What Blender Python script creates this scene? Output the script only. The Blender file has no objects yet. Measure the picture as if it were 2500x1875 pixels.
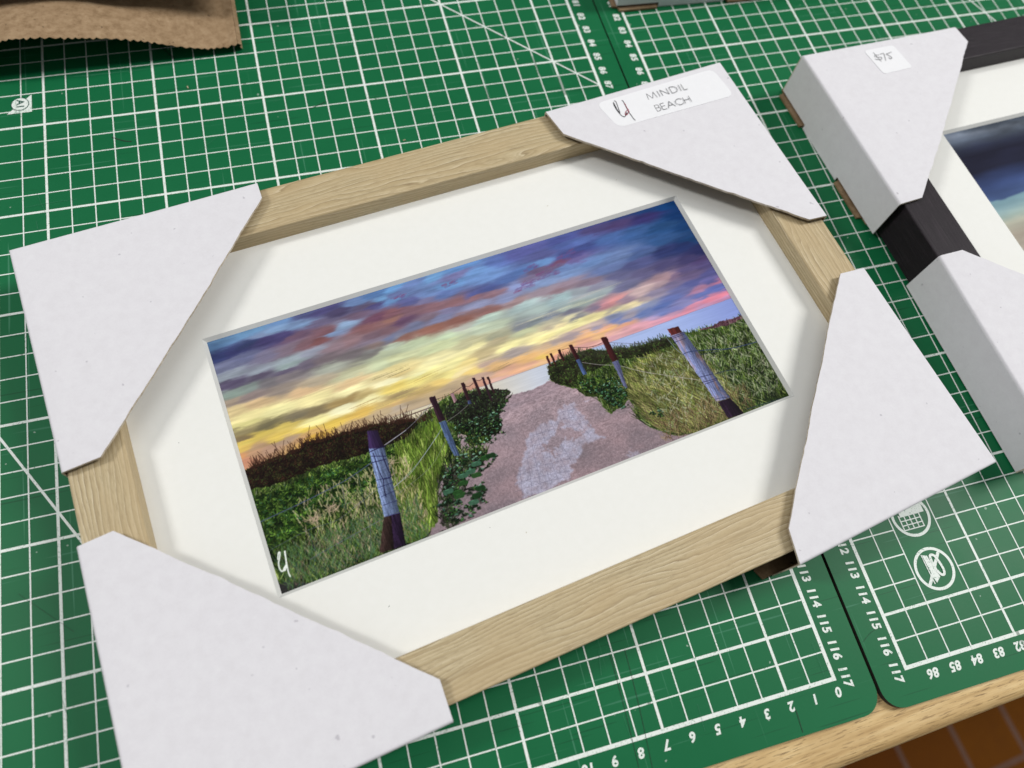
import bpy, bmesh, math, random
import numpy as np
from mathutils import Vector, Matrix
# everything is laid out in centimetres and scaled to metres when a mesh is made
CM = 0.01
sc = bpy.context.scene
# ---------------------------------------------------------------- camera
cam_d = bpy.data.cameras.new('camera'); cam = bpy.data.objects.new('camera', cam_d)
sc.collection.objects.link(cam); sc.camera = cam
cam_d.sensor_fit = 'HORIZONTAL'; cam_d.sensor_width = 36.0; cam_d.lens = 26.42
cam_d.clip_start = 0.01; cam_d.clip_end = 50
_R = [(0.96281486, -0.25346541, 0.09350313), (0.19706405, 0.89565296, 0.39871235), (-0.18480615, -0.36546007, 0.91229689)]
mw = Matrix.Identity(4)
for c in range(3):
    for r in range(3):
        mw[r][c] = _R[c][r]
mw.translation = Vector((-14.824, 2.688, 29.321)) * CM
cam.matrix_world = mw
cam_d.dof.use_dof = True; cam_d.dof.focus_distance = 0.31; cam_d.dof.aperture_fstop = 8.0
# ---------------------------------------------------------------- light
world = bpy.data.worlds.new('World'); sc.world = world; world.use_nodes = True
bg = world.node_tree.nodes['Background']
bg.inputs[0].default_value = (0.93, 0.97, 1.0, 1); bg.inputs[1].default_value = 0.20
def area(name, loc, target, sx, sy, power, col):
    d = bpy.data.lights.new(name, 'AREA'); d.shape = 'RECTANGLE'; d.size = sx; d.size_y = sy
    d.energy = power; d.color = col
    o = bpy.data.objects.new(name, d); sc.collection.objects.link(o)
    o.location = Vector(loc) * CM
    o.rotation_euler = (Vector(target) * CM - o.location).to_track_quat('-Z', 'Y').to_euler()
    return o
area('ceiling_light', (190, 30, 205), (-6, 14, 0), 0.45, 1.0, 53.0, (1.0, 0.985, 0.96))
area('ceiling_light', (-190, 72, 200), (-6, 14, 0), 0.25, 0.6, 28.0, (1.0, 0.985, 0.96))
area('ceiling_light', (-20, 80, 290), (-6, 14, 0), 2.2, 1.4, 16.0, (0.97, 0.985, 1.0))
sc.view_settings.view_transform = 'Standard'; sc.view_settings.look = 'None'
sc.view_settings.exposure = 0.0; sc.view_settings.gamma = 1.0; sc.view_settings.use_curve_mapping = False
sc.render.engine = 'CYCLES'; sc.render.resolution_x = 1024; sc.render.resolution_y = 768
# ================================================================ inks of the beach photograph (positions on the print, x1000)
SKYPTS = [
    (6, 21, 80, 120, 170), (60, 8, 95, 140, 190), (164, 5, 100, 150, 200), (269, 5, 95, 135, 190), (26, 78, 50, 60, 115), (84, 75, 55, 58, 115),
    (135, 61, 50, 60, 105), (202, 69, 65, 58, 110), (267, 73, 70, 62, 115), (310, 84, 115, 75, 110), (207, 38, 110, 130, 170), (244, 30, 115, 150, 195),
    (345, 50, 110, 140, 185), (395, 60, 105, 95, 130), (417, 107, 140, 80, 95), (382, 137, 145, 72, 75), (336, 136, 135, 85, 100), (268, 132, 125, 100, 125),
    (199, 131, 115, 110, 140), (103, 107, 100, 105, 145), (32, 121, 105, 110, 145), (377, 1, 75, 80, 130), (446, 14, 75, 70, 125), (492, 39, 70, 58, 110),
    (553, 22, 100, 130, 185), (658, 42, 100, 150, 205), (490, 104, 130, 160, 200), (446, 127, 120, 145, 190), (553, 79, 110, 80, 115), (599, 52, 90, 75, 120),
    (671, 114, 150, 80, 90), (659, 149, 165, 100, 85), (586, 144, 150, 85, 90), (628, 186, 130, 85, 100), (501, 181, 150, 105, 115), (428, 184, 145, 110, 125),
    (566, 205, 130, 115, 135), (651, 224, 130, 130, 150), (343, 173, 140, 145, 165), (271, 179, 145, 160, 170), (249, 195, 145, 165, 165), (149, 186, 140, 150, 165),
    (37, 163, 140, 150, 165), (45, 198, 85, 75, 105), (144, 204, 90, 80, 105), (244, 214, 95, 85, 110), (312, 219, 105, 95, 115), (382, 217, 120, 100, 110),
    (481, 241, 120, 110, 115), (552, 247, 135, 135, 135), (639, 258, 175, 190, 165), (405, 258, 160, 165, 150), (236, 239, 130, 120, 125), (168, 241, 115, 110, 115),
    (34, 242, 130, 150, 140), (85, 237, 130, 145, 140), (11, 264, 165, 145, 125), (92, 272, 150, 125, 120), (188, 289, 150, 130, 115), (322, 300, 170, 155, 130),
    (458, 312, 185, 185, 145), (566, 311, 195, 205, 160), (32, 311, 215, 190, 130), (116, 305, 210, 175, 125), (282, 317, 220, 180, 130), (446, 348, 225, 190, 135),
    (584, 363, 235, 215, 150), (72, 346, 235, 220, 145), (168, 360, 240, 230, 155), (302, 365, 245, 230, 155), (438, 373, 250, 240, 170), (575, 389, 252, 245, 190),
    (49, 371, 215, 205, 125), (26, 393, 150, 135, 90), (123, 400, 125, 115, 80), (222, 404, 130, 118, 90), (288, 410, 140, 122, 85), (391, 411, 175, 145, 85),
    (477, 416, 190, 165, 100), (18, 424, 130, 110, 75), (84, 423, 225, 195, 80), (183, 424, 235, 205, 90), (276, 449, 248, 235, 150), (383, 436, 252, 245, 190),
    (488, 436, 252, 242, 170), (29, 443, 235, 205, 90), (139, 460, 235, 200, 80), (236, 471, 240, 205, 75), (336, 476, 235, 195, 70), (440, 473, 225, 180, 75),
    (563, 473, 190, 160, 100), (70, 471, 190, 150, 110), (166, 482, 190, 155, 125), (264, 486, 215, 165, 90), (394, 506, 195, 160, 110), (501, 501, 185, 160, 120),
    (563, 505, 190, 170, 145), (29, 436, 235, 200, 80), (17, 457, 220, 180, 80), (46, 491, 200, 150, 110), (3, 507, 215, 140, 105), (2, 488, 225, 150, 90),
    (110, 494, 195, 150, 120), (209, 495, 200, 150, 100), (257, 503, 235, 180, 60), (653, 12, 75, 115, 175), (728, 13, 90, 145, 205), (883, 14, 100, 155, 215),
    (1003, 10, 90, 140, 210), (1067, 52, 100, 145, 210), (1155, 36, 85, 110, 185), (1240, 28, 85, 90, 165), (1328, 20, 85, 90, 165), (1455, 20, 70, 80, 155),
    (1458, 61, 75, 95, 170), (973, 36, 110, 110, 165), (718, 41, 95, 110, 165), (785, 15, 95, 120, 180), (628, 62, 75, 70, 125), (692, 63, 95, 140, 200),
    (758, 91, 85, 90, 150), (836, 88, 100, 130, 190), (938, 75, 100, 150, 215), (1092, 89, 100, 140, 205), (887, 107, 90, 115, 180), (1009, 147, 80, 90, 160),
    (1070, 142, 75, 90, 160), (1156, 131, 80, 110, 180), (1244, 115, 80, 115, 185), (1334, 100, 95, 140, 205), (1414, 157, 100, 130, 190), (1383, 132, 100, 80, 130),
    (1298, 135, 105, 80, 130), (1248, 154, 115, 100, 150), (1347, 70, 85, 90, 155), (673, 118, 135, 75, 95), (625, 149, 150, 90, 95), (618, 116, 120, 60, 95),
    (711, 168, 110, 65, 110), (764, 125, 140, 85, 105), (835, 142, 145, 90, 105), (927, 154, 150, 90, 100), (1004, 159, 155, 95, 110), (1078, 172, 150, 100, 120),
    (808, 110, 120, 115, 160), (799, 187, 130, 100, 125), (896, 183, 125, 120, 160), (851, 202, 120, 125, 165), (736, 203, 110, 115, 150), (636, 222, 100, 110, 150),
    (592, 189, 120, 85, 105), (1010, 193, 135, 140, 180), (1122, 211, 130, 140, 185), (1181, 168, 125, 140, 195), (1294, 190, 120, 145, 195), (687, 237, 160, 95, 80),
    (800, 236, 170, 95, 75), (914, 238, 165, 90, 75), (1031, 237, 160, 95, 90), (1152, 236, 160, 120, 125), (1276, 230, 150, 125, 145), (1376, 239, 150, 120, 145),
    (578, 231, 140, 110, 105), (553, 251, 120, 115, 110), (602, 269, 175, 185, 150), (711, 272, 185, 200, 160), (858, 283, 190, 210, 170), (1020, 264, 180, 205, 190),
    (1180, 264, 165, 190, 190), (1336, 280, 155, 185, 190), (900, 273, 175, 175, 165), (623, 311, 195, 200, 150), (807, 316, 205, 215, 160), (1004, 303, 190, 205, 175),
    (1192, 328, 150, 160, 160), (1023, 354, 165, 165, 135), (1144, 346, 130, 135, 145), (1267, 342, 120, 130, 150), (1332, 334, 160, 180, 180), (913, 339, 190, 185, 140),
    (1133, 373, 190, 195, 150), (1291, 378, 215, 205, 150), (1205, 391, 165, 150, 130), (608, 355, 235, 215, 140), (787, 369, 235, 225, 160), (940, 366, 235, 225, 155),
    (1015, 372, 185, 170, 130), (1036, 415, 245, 235, 155), (1193, 417, 250, 235, 155), (1295, 415, 245, 235, 160), (700, 403, 250, 245, 180), (811, 403, 240, 230, 150),
    (942, 410, 195, 175, 125), (880, 421, 240, 215, 130), (954, 427, 200, 180, 140), (1062, 446, 165, 150, 145), (1215, 456, 165, 150, 155), (794, 447, 240, 225, 130),
    (882, 464, 240, 210, 110), (972, 476, 225, 175, 110), (1086, 481, 230, 175, 105), (1202, 486, 235, 180, 105), (1263, 483, 240, 185, 120), (943, 453, 185, 155, 140),
    (999, 504, 225, 165, 135), (1113, 509, 225, 165, 135), (909, 490, 200, 160, 140), (840, 473, 190, 165, 125), (610, 372, 215, 190, 120), (706, 408, 250, 235, 130),
    (837, 454, 235, 215, 150), (664, 422, 250, 230, 120), (592, 422, 245, 215, 100), (761, 458, 225, 190, 100), (871, 463, 240, 200, 110), (598, 457, 170, 145, 95),
    (683, 470, 190, 160, 95), (573, 476, 225, 180, 110), (642, 482, 205, 170, 110), (786, 489, 180, 155, 120), (633, 507, 185, 160, 125), (593, 519, 190, 165, 130),
    (898, 490, 195, 160, 135), (983, 514, 225, 170, 130), (1038, 522, 235, 170, 125), (958, 529, 215, 165, 150), (1015, 530, 220, 165, 150), (884, 526, 200, 140, 115),
    (1229, 307, 165, 185, 180), (1193, 344, 115, 125, 130), (1284, 368, 165, 160, 140), (1355, 390, 130, 130, 135), (1190, 396, 245, 235, 160), (1271, 395, 225, 205, 150),
    (1389, 407, 235, 220, 150), (1512, 411, 170, 160, 150), (1197, 425, 250, 235, 150), (1320, 422, 240, 225, 150), (1202, 458, 215, 175, 125), (1306, 453, 170, 150, 155),
    (1406, 458, 150, 140, 165), (1500, 435, 130, 140, 180), (1525, 471, 105, 125, 185), (1614, 463, 95, 120, 185), (1688, 485, 110, 125, 195), (1144, 501, 245, 200, 90),
    (1271, 484, 230, 175, 110), (1379, 471, 235, 175, 110), (1442, 468, 225, 160, 130), (1132, 527, 235, 185, 130), (1216, 516, 225, 150, 125), (1349, 491, 225, 160, 130),
    (1517, 486, 235, 160, 120), (1447, 501, 235, 170, 155), (1549, 507, 225, 150, 165), (1634, 507, 230, 150, 170), (1712, 522, 220, 135, 160), (1799, 522, 220, 130, 155),
    (1751, 490, 120, 125, 195), (1340, 510, 220, 155, 145), (1459, 519, 225, 160, 170), (1458, 5, 75, 90, 165), (1595, -8, 60, 70, 145), (1728, -7, 40, 60, 125),
    (1862, -3, 20, 55, 115), (1970, 13, 10, 60, 125), (1980, 80, 10, 50, 110), (1842, 37, 50, 45, 110), (1709, 32, 70, 50, 125), (1601, 25, 70, 60, 140),
    (1996, 138, 15, 60, 120), (1899, 104, 30, 75, 135), (1768, 94, 50, 90, 155), (1637, 88, 65, 100, 170), (1520, 57, 80, 105, 180), (1864, 168, 40, 80, 140),
    (1980, 209, 20, 60, 115), (1923, 229, 30, 45, 100), (1836, 223, 40, 50, 105), (1991, 273, 35, 40, 95), (1991, 314, 70, 55, 105), (1934, 293, 60, 55, 105),
    (1523, 97, 60, 75, 145), (1474, 110, 75, 70, 135), (1382, 125, 115, 60, 105), (1423, 101, 70, 80, 150), (1451, 140, 100, 90, 150), (1512, 167, 95, 130, 190),
    (1633, 186, 95, 120, 175), (1737, 198, 70, 95, 155), (1692, 241, 75, 80, 135), (1803, 286, 75, 70, 120), (1571, 222, 90, 110, 165), (1419, 182, 110, 140, 195),
    (1711, 292, 95, 90, 135), (1862, 341, 85, 75, 125), (1973, 347, 80, 70, 125), (1812, 352, 125, 100, 135), (1772, 343, 165, 130, 140), (1893, 367, 100, 85, 130),
    (1974, 386, 80, 80, 145), (1592, 268, 95, 95, 140), (1471, 253, 130, 105, 135), (1348, 246, 150, 110, 125), (1499, 282, 135, 135, 160), (1608, 322, 105, 105, 145),
    (1676, 360, 195, 165, 165), (1629, 367, 190, 160, 160), (1741, 360, 175, 145, 155), (1797, 380, 110, 100, 140), (1871, 408, 80, 85, 150), (1951, 427, 90, 90, 160),
    (1981, 438, 190, 110, 145), (1898, 441, 180, 120, 155), (1956, 458, 85, 100, 180), (1414, 284, 145, 155, 165), (1328, 290, 150, 175, 180), (1484, 314, 150, 165, 170),
    (1542, 368, 220, 140, 140), (1499, 371, 200, 130, 140), (1392, 332, 155, 170, 165), (1580, 378, 150, 125, 145), (1457, 370, 125, 110, 135), (1340, 354, 115, 115, 135),
    (1702, 394, 130, 120, 150), (1819, 422, 100, 105, 165), (1765, 440, 95, 110, 180), (1882, 469, 95, 110, 185), (1973, 468, 90, 105, 185), (1655, 400, 165, 145, 150),
    (1607, 410, 235, 215, 160), (1519, 415, 240, 225, 155), (1436, 412, 245, 230, 155), (1355, 409, 250, 240, 160), (1273, 410, 250, 240, 160), (1310, 375, 220, 210, 160),
    (1266, 381, 190, 180, 150), (1635, 439, 130, 140, 180), (1710, 462, 85, 110, 185), (1543, 452, 160, 150, 165), (1424, 439, 190, 165, 160), (1623, 463, 105, 125, 190),
    (1341, 440, 200, 170, 150), (1787, 481, 130, 130, 190), (1821, 498, 215, 130, 160), (1911, 498, 220, 120, 145), (1978, 499, 220, 115, 140), (1994, 510, 190, 130, 175),
    (1729, 507, 200, 145, 180), (1647, 499, 170, 145, 190), (1703, 515, 225, 150, 175), (1599, 509, 225, 155, 170), (1530, 479, 230, 160, 130), (1448, 475, 245, 180, 110),
    (1370, 464, 235, 175, 130), (1473, 507, 225, 165, 160), (1536, 508, 215, 155, 160), (1398, 493, 235, 180, 120), (1502, 450, 110, 125, 185), (1854, 520, 190, 140, 185),
]
SHP = {
    'horizonL': [(518, 532), (689, 532), (933, 534), (1090, 533), (1165, 532), (1439, 534), (1621, 532), (1805, 528), (1998, 526)],
    'seaR': [(1169, 532), (1292, 526), (1355, 563), (1421, 562), (1509, 586), (1590, 590), (1666, 592), (1758, 606), (1802, 608), (1823, 614), (1860, 612), (1932, 609), (1999, 611)],
    'duneL': [(-2, 538), (35, 531), (68, 531), (133, 529), (200, 527), (218, 510), (284, 523), (215, 516), (287, 522), (354, 525), (420, 532), (472, 533), (551, 558), (547, 549), (593, 559), (622, 578)],
    'duneLbot': [(612, 594), (565, 626), (525, 630), (484, 629), (480, 632), (368, 630), (256, 615), (204, 620), (137, 626), (73, 626), (-2, 610)],
    'vegL': [(622, 578), (657, 560), (686, 559), (722, 533), (754, 525), (785, 529), (818, 530), (861, 536), (898, 546), (914, 571), (938, 576), (955, 599), (925, 608), (906, 617), (916, 651), (868, 646), (886, 693), (856, 721), (837, 748), (761, 740), (764, 696), (738, 670), (730, 753), (790, 757), (817, 779), (798, 810), (765, 820), (725, 830), (692, 824), (635, 824), (606, 827), (583, 851), (586, 881), (564, 902), (558, 956), (523, 948), (488, 964), (435, 998), (311, 998), (118, 1006), (-2, 956), (5, 844), (4, 738), (2, 583)],
    'vegR': [(1159, 546), (1179, 536), (1220, 534), (1259, 527), (1312, 534), (1354, 532), (1367, 555), (1419, 566), (1454, 570), (1509, 586), (1560, 592), (1610, 593), (1662, 599), (1733, 603), (1757, 608), (1822, 616), (1855, 621), (1918, 633), (1957, 629), (2000, 615), (2001, 675), (2005, 789), (2001, 912), (1999, 1000), (1792, 999), (1642, 998), (1582, 995), (1522, 992), (1474, 969), (1421, 916), (1388, 855), (1408, 825), (1393, 782), (1361, 799), (1307, 811), (1290, 772), (1282, 731), (1244, 712), (1227, 673), (1194, 652), (1162, 618), (1148, 596), (1153, 568)],
    'hillR': [(1798, 609), (1858, 615), (1898, 607), (1948, 613), (1998, 613), (2001, 627), (1956, 630), (1918, 633), (1854, 622), (1805, 615)],
    'duneTopR': [(1159, 546), (1220, 534), (1312, 534), (1364, 545), (1418, 570), (1507, 590), (1588, 594), (1662, 599), (1652, 635), (1523, 640), (1415, 608), (1325, 626), (1254, 607), (1234, 667), (1160, 622), (1146, 592)],
    'sandTop': [(954, 602), (1001, 607), (1056, 612), (1108, 608), (1143, 600), (1147, 598)],
    'paver': [(990, 773), (1031, 757), (1059, 752), (1105, 760), (1119, 731), (1156, 717), (1198, 727), (1196, 747), (1208, 789), (1205, 828), (1228, 877), (1256, 892), (1198, 889), (1147, 885), (1134, 911), (1100, 936), (1082, 942), (1054, 988), (942, 999), (870, 996), (867, 920), (900, 885), (949, 831), (962, 794)],
    'hole': [(1008, 851), (1037, 819), (1072, 809), (1097, 779), (1129, 776), (1107, 799), (1185, 838), (1153, 849), (1082, 853), (1035, 858), (1036, 912), (1019, 867), (970, 851)],
    'patch': [(1227, 723), (1257, 726), (1241, 734), (1228, 729)],
    'patch2': [(1285, 982), (1332, 973), (1343, 990), (1299, 1000)]}
PAVL = [
    [(988, 776), (972, 840), (958, 912), (939, 998)],
    [(1013, 762), (1000, 852), (987, 931), (977, 994)],
    [(1035, 755), (1026, 827)],
    [(1058, 752), (1051, 817)],
    [(1079, 754), (1076, 807)],
    [(1100, 756), (1100, 804)],
    [(1133, 725), (1142, 797), (1154, 830)],
    [(1154, 721), (1175, 810), (1195, 865)],
    [(1176, 721), (1200, 807), (1212, 832)],
    [(1027, 858), (1014, 919), (1014, 994)],
    [(1051, 864), (1056, 958), (1054, 988)],
    [(1078, 855), (1086, 936)],
    [(941, 851), (920, 942), (899, 997)],
    [(900, 885), (878, 955), (869, 992)],
    [(893, 893), (991, 906), (1087, 917)],
    [(874, 904), (977, 919), (1078, 944)],
    [(858, 932), (967, 942), (1066, 962)],
    [(850, 959), (957, 964), (1057, 981)],
    [(935, 856), (1009, 882), (1093, 896)],
    [(985, 783), (1036, 787), (1081, 789)],
    [(964, 806), (1034, 810)],
    [(1124, 737), (1201, 747)],
    [(1122, 765), (1208, 782)],
    [(1126, 799), (1211, 808)],
    [(982, 825), (1018, 828)]]
POSTS = [
    ([(439, 551), (474, 561), (476, 634), (422, 621)], (48, 30, 72)),
    ([(423, 619), (477, 633), (447, 877), (394, 875)], (92, 112, 160)),
    ([(392, 876), (425, 878), (391, 993), (338, 989)], (60, 42, 38)),
    ([(418, 878), (449, 877), (431, 996), (388, 994)], (46, 28, 58)),
    ([(692, 506), (714, 506), (717, 611), (691, 613)], (45, 22, 35)),
    ([(691, 613), (717, 612), (716, 762), (695, 752)], (68, 92, 140)),
    ([(821, 492), (835, 493), (831, 569), (820, 569)], (48, 22, 30)),
    ([(820, 569), (831, 568), (832, 586), (817, 584)], (60, 70, 115)),
    ([(870, 487), (880, 488), (880, 562), (869, 562)], (45, 20, 28)),
    ([(903, 497), (912, 498), (908, 605), (901, 602)], (45, 22, 35)),
    ([(923, 503), (931, 504), (929, 576), (920, 574)], (48, 22, 28)),
    ([(1169, 501), (1177, 502), (1174, 549), (1167, 548)], (60, 20, 20)),
    ([(1187, 495), (1196, 496), (1194, 546), (1187, 547)], (60, 20, 20)),
    ([(1223, 492), (1234, 494), (1233, 544), (1223, 546)], (55, 18, 20)),
    ([(1272, 488), (1288, 490), (1289, 558), (1273, 558)], (55, 18, 22)),
    ([(1273, 558), (1289, 558), (1288, 629), (1273, 627)], (60, 82, 135)),
    ([(1406, 503), (1429, 507), (1430, 616), (1403, 616)], (62, 20, 22)),
    ([(1403, 616), (1430, 616), (1411, 739), (1401, 727)], (85, 90, 135)),
    ([(1676, 562), (1724, 566), (1727, 599), (1678, 595)], (88, 30, 28)),
    ([(1675, 594), (1735, 596), (1771, 919), (1712, 915)], (98, 110, 165)),
    ([(1716, 918), (1770, 920), (1792, 999), (1722, 993)], (45, 25, 50)),
    ([(771, 520), (784, 518), (784, 555), (770, 560)], (165, 120, 130))]
WIRES = [
    ([(1, 737), (174, 720), (312, 700), (420, 669)], (70,80,110), 1.2),
    ([(2, 843), (143, 823), (238, 827), (311, 804), (402, 772)], (95,100,125), .8),
    ([(480, 624), (569, 598)], (160,160,170), .9),
    ([(461, 785), (524, 762), (580, 725), (678, 652)], (150,155,165), 1),
    ([(485, 625), (564, 599), (624, 571), (689, 532)], (140,145,160), .9),
    ([(460, 787), (555, 740), (641, 679), (693, 637)], (140,150,170), .9),
    ([(459, 816), (603, 763), (687, 689)], (120,125,130), .7),
    ([(715, 522), (766, 522), (819, 509)], (70,55,55), .8),
    ([(718, 619), (771, 604), (815, 585)], (110,105,105), .7),
    ([(834, 509), (846, 516), (866, 509)], (70,50,50), .8),
    ([(879, 499), (891, 507), (904, 504)], (70,50,50), .7),
    ([(594, 859), (674, 780), (733, 746)], (110,110,110), .6),
    ([(1292, 576), (1353, 610), (1423, 641), (1480, 684), (1558, 732), (1693, 809)], (180,170,175), 1.0),
    ([(1286, 503), (1334, 522), (1372, 528), (1402, 526)], (60,40,50), .8),
    ([(1430, 535), (1481, 557), (1534, 577), (1622, 595), (1666, 600)], (70,60,75), .9),
    ([(1240, 498), (1268, 500)], (90,50,50), .7),
    ([(1502, 632), (1574, 662), (1666, 703)], (130,125,120), .8),
    ([(1683, 686), (1721, 686), (1820, 713), (1879, 731), (1997, 743)], (45,60,100), 1.3),
    ([(1686, 700), (1754, 713), (1863, 729)], (45,50,90), 1.1),
    ([(1763, 808), (1816, 812), (1858, 823)], (50,60,80), 1),
    ([(1700, 798), (1757, 805)], (40,40,80), 1),
    ([(1700, 822), (1762, 828)], (40,40,85), 1.1),
    ([(1705, 832), (1760, 834)], (40,40,85), 1),
    ([(1674, 601), (1730, 600)], (40,35,75), 1.1),
    ([(1674, 608), (1730, 607)], (40,35,75), 1),
    ([(1675, 626), (1733, 626)], (45,45,85), 1),
    ([(1712, 903), (1770, 915)], (50,55,90), 1),
    ([(1810, 986), (1998, 998)], (40,60,70), 1.2),
    ([(1657, 601), (1669, 656), (1683, 686)], (120,130,140), .8),
    ([(419, 631), (451, 628), (482, 629)], (30,20,60), 1.3),
    ([(424, 648), (472, 667)], (35,30,75), 1.2),
    ([(419, 672), (468, 677)], (35,30,75), 1.2),
    ([(412, 740), (465, 746)], (45,50,95), 1),
    ([(410, 768), (464, 768)], (45,50,95), 1),
    ([(408, 803), (460, 799)], (45,50,95), 1),
    ([(404, 834), (453, 836)], (50,55,95), 1),
    ([(433, 640), (430, 710), (433, 748), (425, 782), (422, 809)], (35,30,65), 1.2),
    ([(461, 648), (460, 700), (462, 745), (434, 745)], (35,30,65), 1.1),
    ([(399, 875), (448, 880)], (70,75,130), 1.2),
    ([(360, 686), (347, 786), (342, 877), (312, 978)], (75,85,80), .8),
    ([(295, 711), (283, 799)], (70,80,85), .7),
    ([(141, 829), (144, 902)], (60,65,80), .7),
    ([(472, 667), (476, 732), (474, 816)], (110,120,110), .6),
    ([(119, 922), (230, 903), (384, 880)], (95,100,130), .9)]
SIGN = [(22, 882), (29, 863), (34, 862), (29, 878), (21, 894), (19, 914), (25, 926), (36, 917), (42, 910), (32, 919), (33, 926), (42, 913), (50, 870), (49, 868), (45, 904), (42, 936), (44, 952)]
def parse(s):
    return [(a / 1000., b / 1000.) for a, b in s]
def fbm(rng,h,w,sy,sx,octv=4):
    out=np.zeros((h,w));amp=1.;tot=0
    for o in range(octv):
        gy=max(2,int(h/sy)+2);gx=max(2,int(w/sx)+2)
        g=rng.random((gy+1,gx+1))
        y=np.linspace(0,gy-1.001,h);x=np.linspace(0,gx-1.001,w)
        yi=y.astype(int);xi=x.astype(int);fy=(y-yi);fx=(x-xi)
        fy=fy*fy*(3-2*fy);fx=fx*fx*(3-2*fx)
        a=g[yi][:,xi];b=g[yi][:,xi+1];c=g[yi+1][:,xi];d=g[yi+1][:,xi+1]
        out+=amp*((a*(1-fx)+b*fx)*(1-fy)[:,None]+(c*(1-fx)+d*fx)*fy[:,None]);tot+=amp
        amp*=.55;sy=max(1.2,sy/2);sx=max(1.2,sx/2)
    return out/tot-.5
class Cv:
    def __init__(s,W,H):
        s.W,s.H=W,H;s.a=np.zeros((H,W,3));s.k=H
    def mask(s,poly,jit=0,rng=None,soft=1.0):
        P=np.array(poly)*s.k
        yy,xx=np.mgrid[0:s.H,0:s.W];xx=xx+.5;yy=yy+.5
        if jit:
            xx=xx+jit*fbm(rng,s.H,s.W,7,7,3)*s.k;yy=yy+jit*fbm(rng,s.H,s.W,7,7,3)*s.k
        ins=np.zeros((s.H,s.W),bool);n=len(P)
        for i in range(n):
            x0,y0=P[i];x1,y1=P[(i+1)%n]
            if y0==y1: continue
            c=((y0>yy)!=(y1>yy))&(xx<(x1-x0)*(yy-y0)/(y1-y0)+x0);ins^=c
        m=ins.astype(float)
        if soft:
            for _ in range(int(soft)):
                p=np.pad(m,1,mode='edge');m=(p[:-2,1:-1]+p[2:,1:-1]+p[1:-1,:-2]+p[1:-1,2:]+2*m)/6
        return m
    def fill(s,m,c): s.a=s.a*(1-m[...,None])+np.asarray(c)*m[...,None]
    def seg(s,x0,y0,x1,y1,w,c,al=1.):
        # uv units (v=1 is H); w in px at H=450
        k=s.k;w=w*k/450.
        x0*=k;y0*=k;x1*=k;y1*=k
        r=w/2+1
        xa=int(max(0,min(x0,x1)-r));xb=int(min(s.W,max(x0,x1)+r+1));ya=int(max(0,min(y0,y1)-r));yb=int(min(s.H,max(y0,y1)+r+1))
        if xa>=xb or ya>=yb:return
        yy,xx=np.mgrid[ya:yb,xa:xb];xx=xx+.5-x0;yy=yy+.5-y0
        dx=x1-x0;dy=y1-y0;L=dx*dx+dy*dy+1e-9
        t=np.clip((xx*dx+yy*dy)/L,0,1)
        d=np.hypot(xx-t*dx,yy-t*dy)
        m=np.clip(w/2+.5-d,0,min(1,w))[...,None]*al
        s.a[ya:yb,xa:xb]=s.a[ya:yb,xa:xb]*(1-m)+np.asarray(c)*m
    def line(s,pts,w,c,al=1.):
        # catmull smoothing
        P=[np.array(p) for p in pts]
        Q=[P[0]]+P+[P[-1]];o=[]
        for i in range(1,len(Q)-2):
            for t in np.linspace(0,1,5)[:-1]:
                a,b,c2,d=Q[i-1:i+3]
                o.append(.5*((2*b)+(c2-a)*t+(2*a-5*b+4*c2-d)*t*t+(3*b-a-3*c2+d)*t**3))
        o.append(P[-1])
        for p,q in zip(o[:-1],o[1:]): s.seg(p[0],p[1],q[0],q[1],w,c,al)
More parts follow.
